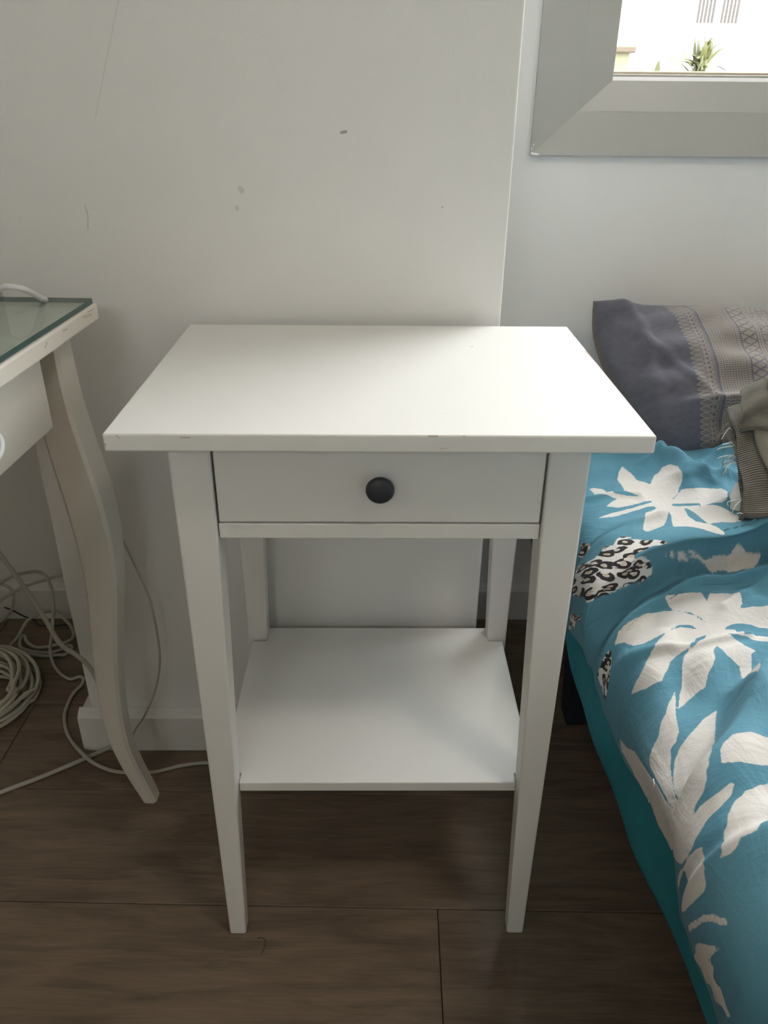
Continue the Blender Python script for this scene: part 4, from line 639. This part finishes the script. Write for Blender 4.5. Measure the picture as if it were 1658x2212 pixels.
LEOPARD = [[[142.5,178.0],[135.0,175.0],[126.0,175.0],[120.0,172.0],[115.5,172.0],[111.0,167.5],[118.5,164.5],[129.0,164.5],[135.0,164.5],[139.5,164.5],[129.0,161.5],[114.0,155.5],[108.0,152.5],[100.5,148.0],[94.5,145.0],[87.0,140.5],[78.0,137.5],[73.5,142.0],[69.0,145.0],[69.0,151.0],[57.0,169.0],[51.0,181.0],[57.0,179.5],[64.5,181.0],[67.5,202.0],[78.0,182.5],[84.0,179.5],[88.5,181.0],[91.5,184.0],[94.5,187.0],[100.5,185.5],[105.0,191.5],[109.5,194.5],[117.0,193.0],[112.5,190.0],[120.0,188.5],[126.0,184.0],[136.5,181.0]],[[60.0,88.0],[61.5,85.0],[57.0,79.0],[54.0,70.0],[54.0,55.0],[48.0,50.5],[36.0,49.0],[22.5,49.0],[16.5,67.0],[16.5,79.0],[21.0,88.0],[37.5,85.0],[51.0,86.5]],[[72.0,223.0],[75.0,244.0],[78.0,256.0],[87.0,230.5],[84.0,196.0],[79.5,203.5]],[[10.5,206.5],[24.0,196.0],[57.0,142.0],[51.0,145.0],[13.5,182.5],[0.0,209.5]],[[562.5,-72.0],[555.0,-75.0],[546.0,-75.0],[540.0,-78.0],[535.5,-78.0],[531.0,-82.5],[538.5,-85.5],[549.0,-85.5],[555.0,-85.5],[559.5,-85.5],[549.0,-88.5],[534.0,-94.5],[528.0,-97.5],[520.5,-102.0],[514.5,-105.0],[507.0,-109.5],[498.0,-112.5],[493.5,-108.0],[489.0,-105.0],[489.0,-99.0],[477.0,-81.0],[471.0,-69.0],[477.0,-70.5],[484.5,-69.0],[487.5,-48.0],[498.0,-67.5],[504.0,-70.5],[508.5,-69.0],[511.5,-66.0],[514.5,-63.0],[520.5,-64.5],[525.0,-58.5],[529.5,-55.5],[537.0,-57.0],[532.5,-60.0],[540.0,-61.5],[546.0,-66.0],[556.5,-69.0]],[[760.4,228.0],[767.9,225.0],[776.9,225.0],[782.9,222.0],[787.4,222.0],[791.9,217.5],[784.4,214.5],[773.9,214.5],[767.9,214.5],[763.4,214.5],[773.9,211.5],[788.9,205.5],[794.9,202.5],[802.4,198.0],[808.4,195.0],[815.9,190.5],[824.9,187.5],[829.4,192.0],[833.9,195.0],[833.9,201.0],[845.9,219.0],[851.9,231.0],[845.9,229.5],[838.4,231.0],[835.4,252.0],[824.9,232.5],[818.9,229.5],[814.4,231.0],[811.4,234.0],[808.4,237.0],[802.4,235.5],[797.9,241.5],[793.4,244.5],[785.9,243.0],[790.4,240.0],[782.9,238.5],[776.9,234.0],[766.4,231.0]]]
def poly_sd(U, V, poly):
    """signed distance, positive inside"""
    P = np.array(poly, float) * .001
    inside = np.zeros(U.shape, bool); d2 = np.full(U.shape, 1e9)
    n = len(P)
    for i in range(n):
        (ax, ay), (bx, by) = P[i], P[(i + 1) % n]
        dx, dy = bx - ax, by - ay; L = dx * dx + dy * dy
        if L < 1e-14: continue
        h = np.clip(((U - ax) * dx + (V - ay) * dy) / L, 0, 1)
        d2 = np.minimum(d2, (U - ax - h * dx) ** 2 + (V - ay - h * dy) ** 2)
        if ay != by:
            c = ((ay > V) != (by > V)) & (U < (bx - ax) * (V - ay) / (by - ay) + ax)
            inside ^= c
    d = np.sqrt(d2); return np.where(inside, d, -d)
def sd_union(U, V, polys):
    out = np.full(U.shape, -.05)
    for p in polys:
        P = np.array(p, float) * .001; lo = P.min(0) - .02; hi = P.max(0) + .02
        m = (U > lo[0]) & (U < hi[0]) & (V > lo[1]) & (V < hi[1])
        if m.any(): out[m] = np.maximum(out[m], poly_sd(U[m], V[m], p))
    return out
def duvet_mat():
    m, b = new_mat('duvet_print', rough=.85, spec=.15)
    at = node('ShaderNodeAttribute', attribute_name='leaf'); a2 = node('ShaderNodeAttribute', attribute_name='leopard')
    uv = node('ShaderNodeUVMap', uv_map='UVMap').outputs[0]
    jag = (noise(uv, 210, 3) - .5) * .0019
    leaf = (X(at.outputs['Fac']) + jag).smooth(-.0003, .0006)
    leo = (X(a2.outputs['Fac']) + jag).smooth(-.0003, .0006)
    # leopard rosettes
    vo = node('ShaderNodeTexVoronoi', voronoi_dimensions='2D'); vo.inputs['Scale'].default_value = 80
    dn = node('ShaderNodeVectorMath', operation='ADD'); nz = noise(uv, 55, 2, out=1)
    sc = node('ShaderNodeVectorMath', operation='SCALE'); X.nt.links.new(nz, sc.inputs[0]); sc.inputs['Scale'].default_value = .011
    X.nt.links.new(uv, dn.inputs[0]); X.nt.links.new(sc.outputs[0], dn.inputs[1]); X.nt.links.new(dn.outputs[0], vo.inputs['Vector'])
    d = X(vo.outputs['Distance'])
    ringm = d.smooth(.17, .20) * (1.0 - d.smooth(.47, .51))
    gap = noise(uv, 95, 1).smooth(.37, .41)
    spots = (ringm * gap).clamp()
    warm = mixc(d.smooth(.1, .22), (.50, .42, .33), (.68, .66, .64))
    lc = mixc(spots, warm, (.035, .032, .032))
    var = noise(uv, 9, 3)
    blue = mixc(var.smooth(.3, .7), (.086, .232, .312), (.108, .265, .348))
    white = (.60, .575, .545)
    c = mixc(leaf, blue, white); c = mixc(leo, c, lc)
    X.nt.links.new(c, b.inputs['Base Color'])
    weave = noise(uv, 1500, 1); wr = noise(mapped(uv, (30, 12, 1), rot=(0, 0, .5)), 1.0, 5, .6, 1.5); wr2 = noise(mapped(uv, (14, 40, 1), rot=(0, 0, -.3)), 1.0, 4, .6, 1.0)
    bump(b, weave * .05 + wr * 1.0 + wr2 * .7, .55, .004)
    b.inputs['Sheen Weight'].default_value = .04
    return m
M_duvet = duvet_mat()
us = np.concatenate([np.arange(0, .44, .0024), np.arange(.44, .60, .006), np.linspace(.60, 1.42, 60)])
vs_ = np.concatenate([np.linspace(-1.15, -.40, 60)[:-1], np.arange(-.40, .62, .0025)])
VV, UU = np.meshgrid(vs_, us)
PD = duvet_xyz(UU, VV)
ARC = np.concatenate([np.zeros((PD.shape[0], 1)), np.cumsum(np.linalg.norm(np.diff(PD, axis=1), axis=2), axis=1)], 1)
ARC -= ARC[:, np.searchsorted(vs_, .0)][:, None]
duv = grid_mesh('duvet', PD, M_duvet, None, np.stack([UU, ARC], -1), .010, True, -1)
for nm, polys in (('leaf', LEAVES), ('leopard', LEOPARD)):
    a = duv.data.attributes.new(nm, 'FLOAT', 'POINT')
    a.data.foreach_set('value', sd_union(UU, VV, polys).astype(np.float32).ravel())
tag(duv, 'rumpled blue duvet printed with large white and leopard-spotted leaves', 'duvet')
M_thread = new_mat('thread_white', (.6, .58, .55), .8)[0]
tube('loose_thread', catmull([[0.2453,-0.0976,0.4102],[0.2443,-0.1036,0.4089],[0.2437,-0.1021,0.398],[0.244,-0.1005,0.3875],[0.244,-0.102,0.3866],[0.244,-0.1035,0.3871]], 6), .0006, M_thread, duv, 6)

# ------------------------------------------------------------------ cushion
def cushion_mat():
    m, b = new_mat('cushion_brocade', rough=.7, spec=.25)
    uv = node('ShaderNodeUVMap', uv_map='UVMap').outputs[0]
    s, t, _ = sep(uv)                     # centimetres from the start of the woven border / along the cushion
    w_ = s; tt = t
    dark = mixc(noise(uv, 1.2, 3).smooth(.3, .7), (.100, .100, .128), (.120, .120, .148))
    def rng(a, c): return w_.gt(a) * w_.lt(c)
    f = ((tt / .80).frac() - .5).abs() * 2.0
    hw = ((w_ / 1.75).clamp() * 3.1416).sin() * .86
    lan = (1.0 - (f - hw).abs().smooth(.10, .26)) * rng(.02, 1.8) + (hw - f).smooth(0, .2) * rng(.02, 1.8) * .35
    f2 = (((tt / .80) + .5).frac() - .5).abs() * 2.0
    dd = (f2 * f2 * .16 + (w_ - 1.95) * (w_ - 1.95)).sqrt()
    curl = (1.0 - (dd - .30).abs().smooth(.05, .13)) * rng(1.3, 2.7) + rng(2.25, 2.7) * (noise(uv, 7, 2).smooth(.42, .5)) * .7
    fw = ((w_ - 3.0) / .72).frac()
    lines = (fw.gt(.10) * fw.lt(.26)).max(fw.gt(.80) * fw.lt(.95))
    beads = fw.gt(.26) * fw.lt(.80) * (tt / .34).frac().gt(.45)
    stripes = lines.max(beads) * rng(3.0, 6.6)
    bars = rng(6.66, 7.2) * (tt / .36).frac().gt(.38)
    X1 = ((tt / 1.25).frac() - .5).abs() * 2.0; X2 = ((w_ - 8.5) / 1.0).abs()
    dist = noise(uv, 2.6, 2) - .5
    chain = rng(7.45, 9.5) * ((X1 - X2 + dist * .9).abs().smooth(.16, .26)) * (.55 + .45 * noise(uv, 6, 2).smooth(.4, .5))
    edge = rng(9.65, 9.82).max(rng(10.1, 10.27)).max(rng(9.82, 10.1) * (tt / .3).frac().gt(.5))
    vo = node('ShaderNodeTexVoronoi', feature='DISTANCE_TO_EDGE', voronoi_dimensions='2D'); X.nt.links.new(uv, vo.inputs[0]); vo.inputs['Scale'].default_value = 1.1
    vo2 = node('ShaderNodeTexVoronoi', voronoi_dimensions='2D'); X.nt.links.new(mapped(uv, (2.6, 1.2, 1), rot=(0, 0, .5)), vo2.inputs[0]); vo2.inputs['Scale'].default_value = 1.3
    flower = w_.gt(10.4) * (X(vo.outputs[0]).smooth(.05, .12)) * (X(vo2.outputs[0]).smooth(.15, .3)) * .9
    tot = lan.max(curl).max(stripes).max(bars).max(chain).max(edge).max(flower).clamp()
    base = mixc(w_.gt(2.75) * .15, dark, (.20, .165, .14))
    c = mixc(tot * .72, base, (.34, .285, .225))
    at = node('ShaderNodeAttribute', attribute_name='rim')
    c = mixc(X(at.outputs['Fac']), c, (.16, .115, .085))
    X.nt.links.new(c, b.inputs['Base Color'])
    b.inputs['Sheen Weight'].default_value = .25
    bump(b, noise(uv, 40, 2) * .25 + noise(uv, .55, 4) * 1.2 + tot * .12, .35, .004)
    return m
M_cush = cushion_mat()
def cushion():
    TL, BL, TR, BR = [np.array(p) for p in ((.352, .700, .640), (.440, .470, .470), (.82, .665, .632), (.88, .43, .470))]
    n, k = 120, 90
    S, T = np.meshgrid(np.linspace(-1, 1, n), np.linspace(-1, 1, k), indexing='ij')
    a, c = (S + 1)[..., None] / 2, (T + 1)[..., None] / 2
    base = (BL * (1 - a) + BR * a) * (1 - c) + (TL * (1 - a) + TR * a) * c
    nrm = np.cross((BR - BL), (TL - BL)); nrm /= np.linalg.norm(nrm)
    infl = (np.clip(1 - np.abs(S) ** 3.0, 0, 1) ** .55) * (np.clip(1 - np.abs(T) ** 2.6, 0, 1) ** .5)
    # the outline pulls in between the corners
    pull = np.where(S < 0, .034, .018) * (1 - T ** 2) * np.abs(S) ** 5
    bx = (BR - BL) / np.linalg.norm(BR - BL); up = (TL - BL) / np.linalg.norm(TL - BL)
    base = base - pull[..., None] * bx - (.012 * (1 - S ** 2) * np.sign(T) * np.abs(T) ** 5)[..., None] * up
    crease = .009 * np.exp(-((S + .84 + .12 * (T - .3) ** 2 - .06 * T - .10 * (T < 0) * T * T) / .035) ** 2) * sstep(T, -1, -.6)
    fold = -.016 * np.exp(-((S + .66 - .18 * (T + .7)) / .06) ** 2) * np.exp(-((T + .72) / .16) ** 2) + .008 * np.exp(-((S + .5) / .3) ** 2) * np.exp(-((T + .52) / .05) ** 2)
    diag = .004 * np.exp(-((S + .78 + .25 * (T - .1)) / .03) ** 2) * (np.abs(T) < .8)
    wr = .0025 * np.sin(9 * S + 5 * T + 2 * np.sin(4 * T)) + .0018 * np.sin(17 * T - 6 * S + 1)
    front = base + nrm * ((.082 * infl) + (crease + fold + wr + diag) * np.clip(infl * 1.5, 0, 1))[..., None]
    back = base - nrm * (.030 * infl)[..., None]
    # turned-over ear at the upper left corner
    ear = np.exp(-(np.maximum(0, S + .86) / .10) ** 2) * np.exp(-((T - 1) / .25) ** 2)
    for A in (front, back):
        A += (ear * .034)[..., None] * np.array((-.1, -.55, .45))
    P = np.concatenate([front.reshape(-1, 3), back.reshape(-1, 3)])
    idx = np.arange(n * k).reshape(n, k)
    q = np.stack([idx[:-1, :-1], idx[1:, :-1], idx[1:, 1:], idx[:-1, 1:]], -1).reshape(-1, 4)
    q2 = q[:, ::-1] + n * k
    me = bpy.data.meshes.new('cushion'); me.from_pydata(P.tolist(), [], np.concatenate([q, q2]).tolist())
    bm = bmesh.new(); bm.from_mesh(me); 
    L = bm.loops.layers.uv.new('UVMap')
    bm.verts.ensure_lookup_table()
    bm.verts.index_update()
    scm = 22.5; 
    # border position follows a curve: starts further right near the bottom
    s0 = (-.71 + .12 * T + .05 * np.cos(T * 1.5))
    uu = ((S - s0) * scm).ravel(); tv = (T * 15.0).ravel()
    for f_ in bm.faces:
        for l in f_.loops:
            i = l.vert.index % (n * k); l[L].uv = (uu[i], tv[i])
    bmesh.ops.remove_doubles(bm, verts=bm.verts, dist=1e-6)
    bm.to_mesh(me); bm.free()
    at = me.attributes.new('rim', 'FLOAT', 'POINT')
    co = np.empty(len(me.vertices) * 3, np.float32); me.vertices.foreach_get('co', co); co = co.reshape(-1, 3)
    rim = np.maximum(sstep(-S, .985, .995), sstep(-T, .965, .985) * sstep(S, -.6, -.4))
    dct = {}
    allp = np.concatenate([front.reshape(-1, 3), back.reshape(-1, 3)]); rr = np.concatenate([rim.ravel(), rim.ravel()])
    for p, r_ in zip(np.round(allp, 4).tolist(), rr): dct[tuple(p)] = r_
    at.data.foreach_set('value', np.array([dct.get(tuple(p), 0.0) for p in np.round(co.astype(float), 4).tolist()], np.float32))
    return link('cushion', me, M_cush, None, True)
o = cushion(); tag(o, 'dark slate cushion with woven gold ornamental border leaning on the wall', 'cushion')

# ------------------------------------------------------------------ folded corduroy garment
def cord_mat(name, c1, c2, ribs, strength):
    m, b = new_mat(name, rough=.9, spec=.1)
    uv = node('ShaderNodeUVMap', uv_map='UVMap').outputs[0]
    s, t, _ = sep(uv)
    n1 = noise(uv, 18, 4)
    rib = ((t * ribs + noise(uv, 8, 2) * .35) * 6.2832).sin() * .5 + .5
    X.nt.links.new(mixc((rib * .55 + n1.smooth(.3, .7) * .45).clamp(), c1, c2), b.inputs['Base Color'])
    bump(b, rib * strength + noise(uv, 160, 2) * .35, .6, .0025)
    b.inputs['Sheen Weight'].default_value = .3
    return m
M_cord = cord_mat('corduroy_taupe', (.085, .076, .062), (.20, .182, .152), 250, 1.0)
M_twill = cord_mat('twill_taupe', (.175, .155, .125), (.215, .195, .16), 420, .15)
M_fluff = cord_mat('fleece_grey', (.15, .15, .155), (.20, .20, .205), 90, .1)
M_lin = new_mat('garment_lining_white', (.70, .69, .66), .7)[0]
GO = (.54, .26, .50)
gar = empty('corduroy_garment', GO)
tag(gar, 'crumpled taupe corduroy garment with frayed threads lying on the duvet', 'garment')
def sheet_from(name, rows, mat, thick=.004, nu=30, nv=40, wav=.0015, seed=0):
    """rows: list of polylines (same length) interpolated smoothly in both directions"""
    R = np.array(rows, float)
    A = np.stack([catmull(r, 12) for r in R]); B = np.stack([catmull(A[:, j], 12) for j in range(A.shape[1])], 1)
    rg = np.random.RandomState(seed); a, c = np.meshgrid(np.linspace(0, 1, B.shape[0]), np.linspace(0, 1, B.shape[1]), indexing='ij')
    B = B + (wav * (np.sin(9 * a + 7 * c + rg.rand() * 6) + np.sin(15 * c - 5 * a + rg.rand() * 6)))[..., None] * np.array((.3, -.5, .8))
    uv = np.stack([a * .25, c * .25], -1)
    o = grid_mesh(name, B - np.array(GO), mat, gar, uv, thick, True, 0)
    return o
# heap core
sheet_from('lower_panel', [[(0.4201, 0.1910, 0.5228), (0.4254, 0.2178, 0.5478), (0.4290, 0.2536, 0.5746), (0.4308, 0.2893, 0.5943), (0.4344, 0.3206, 0.6032)],
                           [(0.4397, 0.1830, 0.5263), (0.4469, 0.2133, 0.5549), (0.4514, 0.2491, 0.5818), (0.4540, 0.2893, 0.6014), (0.4558, 0.3206, 0.6104)],
                           [(0.5005, 0.1758, 0.5299), (0.5050, 0.2089, 0.5585), (0.5095, 0.2491, 0.5880), (0.5139, 0.2893, 0.6104), (0.5184, 0.3206, 0.6193)],
                           [(0.6614, 0.1910, 0.5281), (0.6703, 0.2151, 0.5523), (0.6837, 0.2491, 0.5791), (0.6793, 0.2893, 0.6014), (0.6703, 0.3206, 0.6104)]], M_cord, .010, seed=1)
sheet_from('side_fold', [[(0.4201, 0.1910, 0.5210), (0.4254, 0.2178, 0.5460), (0.4290, 0.2536, 0.5728), (0.4308, 0.2893, 0.5925), (0.4344, 0.3206, 0.6014)],
                         [(0.4237, 0.1955, 0.5138), (0.4326, 0.2223, 0.5317), (0.4380, 0.2536, 0.5523), (0.4406, 0.2893, 0.5675), (0.4442, 0.3206, 0.5746)],
                         [(0.4469, 0.2044, 0.5049), (0.4648, 0.2312, 0.5210), (0.4737, 0.2580, 0.5299), (0.4737, 0.2893, 0.5406), (0.4737, 0.3206, 0.5478)]], M_cord, .004, seed=2)
sheet_from('top_panel', [[(0.4576, 0.1883, 0.5478), (0.4496, 0.2151, 0.5675), (0.4442, 0.2491, 0.5916), (0.4442, 0.2804, 0.6121), (0.4469, 0.2983, 0.6229)],
                         [(0.4826, 0.1865, 0.5532), (0.4737, 0.2151, 0.5746), (0.4692, 0.2491, 0.5978), (0.4692, 0.2804, 0.6193), (0.4737, 0.2983, 0.6300)],
                         [(0.5541, 0.1865, 0.5532), (0.5541, 0.2151, 0.5764), (0.5541, 0.2491, 0.6014), (0.5541, 0.2804, 0.6247), (0.5541, 0.2983, 0.6372)],
                         [(0.6257, 0.1973, 0.5406), (0.6480, 0.2205, 0.5657), (0.6569, 0.2509, 0.5943), (0.6435, 0.2804, 0.6193), (0.6257, 0.2983, 0.6282)]], M_twill, .006, seed=3)
sheet_from('waistband', [[(0.4317, 0.2670, 0.5978), (0.4344, 0.2804, 0.6148), (0.4397, 0.2983, 0.6264), (0.4469, 0.3161, 0.6300)],
                         [(0.4558, 0.2562, 0.6032), (0.4585, 0.2741, 0.6264), (0.4648, 0.2956, 0.6407), (0.4737, 0.3161, 0.6425)],
                         [(0.5184, 0.2509, 0.6068), (0.5184, 0.2705, 0.6336), (0.5273, 0.2938, 0.6497), (0.5363, 0.3161, 0.6506)],
                         [(0.6525, 0.2598, 0.5925), (0.6569, 0.2759, 0.6175), (0.6614, 0.2956, 0.6372), (0.6525, 0.3161, 0.6416)]], M_cord, .008, seed=4)
sheet_from('fleece_bundle', [[(0.4755, 0.2893, 0.6238), (0.4710, 0.2983, 0.6416), (0.4737, 0.3161, 0.6568), (0.4871, 0.3340, 0.6595)],
                             [(0.5005, 0.2804, 0.6282), (0.4961, 0.2893, 0.6551), (0.5005, 0.3117, 0.6729), (0.5095, 0.3340, 0.6729)],
                             [(0.5810, 0.2804, 0.6327), (0.5810, 0.2893, 0.6595), (0.5810, 0.3117, 0.6774), (0.5810, 0.3340, 0.6774)],
                             [(0.6346, 0.2938, 0.6238), (0.6435, 0.2983, 0.6416), (0.6480, 0.3135, 0.6551), (0.6391, 0.3340, 0.6595)]], M_fluff, .012, seed=5)
o = sheet_from('lining', [[(0.4272, 0.2241, 0.5049), (0.4201, 0.2276, 0.5174), (0.4237, 0.2384, 0.5299), (0.4344, 0.2491, 0.5371)],
                          [(0.4380, 0.2133, 0.5076), (0.4308, 0.2187, 0.5210), (0.4335, 0.2294, 0.5353), (0.4424, 0.2402, 0.5424)],
                          [(0.4558, 0.2089, 0.5076), (0.4514, 0.2133, 0.5228), (0.4514, 0.2241, 0.5371), (0.4576, 0.2357, 0.5442)]], M_lin, .003, seed=6)
o['label'] = 'white lining peeking out'
o = tube('belt_loop', np.array(catmull([(0.4737, 0.2983, 0.6264), (0.4666, 0.2920, 0.6354), (0.4648, 0.2920, 0.6479), (0.4710, 0.2956, 0.6559), (0.4809, 0.3027, 0.6568)], 8)), .0022, M_fluff, gar, 8, org=GO)
rg = np.random.RandomState(4)
for i in range(16):
    t = rg.rand(); a = np.array((0.4201, 0.1910, 0.5246)) * (1 - t) + np.array((0.4308, 0.2938, 0.5978)) * t
    d = np.array((-rg.uniform(.008, .026), -rg.uniform(.0, .014), rg.uniform(-.014, .008)))
    tube('thread', np.array(catmull([a, a + d * .4 + np.array((0, 0, rg.uniform(0, .006))), a + d * .8, a + d + np.array((rg.uniform(-.004, .006), 0, -rg.uniform(0, .01)))], 5)), .0005, M_lin if i % 3 else M_twill, gar, 5, org=GO)


# ------------------------------------------------------------------ outside
M_ground, b = new_mat('paving_pale', (.42, .40, .37), .9); 
M_fac = new_mat('facade_white', (.78, .77, .74), .85)[0]
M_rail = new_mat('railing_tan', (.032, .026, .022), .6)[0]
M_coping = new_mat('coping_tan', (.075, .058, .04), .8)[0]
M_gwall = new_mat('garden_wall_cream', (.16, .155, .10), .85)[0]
M_leafy, b = new_mat('shrub_leaf', (.10, .12, .035), .6)
oi = noise(coords(), 3, 2); X.nt.links.new(mixc(oi.smooth(.35, .65), (.030, .036, .018), (.075, .080, .016)), b.inputs['Base Color'])
M_stem = new_mat('shrub_stem', (.09, .07, .04), .8)[0]
tag(box('outside_ground', (-14, 1.0, -.40), (18, 22, -.30), M_ground), kind='structure')
tag(box('outside_ground_rear', (-14, -22, -.40), (18, RY0 - .25, -.30), M_ground), kind='structure')
hb = empty('neighbour_building', (4.6, 13.2, -.3)); tag(hb, 'sunlit white building across the yard seen through the window', 'building')
HO = (4.6, 13.2, -.3)
box('facade', (-6, 13.2, -.3), (14, 14.2, 7.5), M_fac, hb, 0, 1, HO)
box('balcony_slab', (4.25, 12.0, 1.60), (9.0, 13.2, 1.835), M_fac, hb, .01, 1, HO)
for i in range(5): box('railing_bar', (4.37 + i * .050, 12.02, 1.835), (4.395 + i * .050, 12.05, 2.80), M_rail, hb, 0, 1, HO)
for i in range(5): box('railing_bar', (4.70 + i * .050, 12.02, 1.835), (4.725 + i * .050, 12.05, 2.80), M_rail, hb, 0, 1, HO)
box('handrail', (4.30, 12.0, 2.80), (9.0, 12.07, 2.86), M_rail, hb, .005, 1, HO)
gw = empty('garden_wall', (0, 8.2, -.3)); tag(gw, 'cream garden wall with tan coping outside the window', 'wall')
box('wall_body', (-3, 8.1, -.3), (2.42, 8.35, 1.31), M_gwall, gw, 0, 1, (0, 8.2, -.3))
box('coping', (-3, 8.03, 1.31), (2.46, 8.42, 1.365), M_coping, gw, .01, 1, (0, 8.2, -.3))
def leaf_blade(P, d, L, wd, droop):
    d = np.array(d, float); d /= np.linalg.norm(d); sd = np.cross(d, (0, 0, 1)); sd /= np.linalg.norm(sd) + 1e-9
    up = np.cross(sd, d); vs = []; n = 5
    for i in range(n + 1):
        t = i / n; c = np.array(P) + d * L * t - np.array((0, 0, droop * L * t * t)); ww = wd * math.sin(math.pi * min(1, .15 + .85 * t) ** .8) * .5 + .001
        vs += [c - sd * ww, c + sd * ww, c + up * wd * .18]
    fs = []
    for i in range(n):
        a = i * 3
        fs += [(a, a + 2, a + 5, a + 3), (a + 2, a + 1, a + 4, a + 5), (a + 1, a, a + 3, a + 4)]
    return vs, fs
def shrub(name, c, h, r, nl, label, seed):
    rg = random.Random(seed); root = empty(name, c); tag(root, label, 'shrub')
    tube('stem', catmull([(0, 0, 0), (.02, .01, h * .4), (0, 0, h * .75)], 6), .03, M_stem, root, 8, r_end=.015)
    vs, fs = [], []
    for i in range(nl):
        a = rg.uniform(0, 6.28); e = rg.uniform(.1, 1.45); z = h * rg.uniform(.35, .8)
        v_, f_ = leaf_blade((rg.uniform(-.25, .25) * r, rg.uniform(-.25, .25) * r, z), (math.cos(a) * math.cos(e), math.sin(a) * math.cos(e), math.sin(e)), r * rg.uniform(.6, 1.05), .05, rg.uniform(.05, .5))
        b0 = len(vs); vs += v_; fs += [tuple(k + b0 for k in f) for f in f_]
    o = mesh('foliage', vs, fs, M_leafy, root); o['kind'] = 'stuff'
shrub('spiky_shrub', (2.80, 7.2, -.3), 1.92, .28, 170, 'spiky green shrub in the middle of the window view', 2)
shrub('low_shrub', (2.46, 7.4, -.3), 1.74, .17, 70, 'small yellow-green shrub beside the garden wall outside', 5)
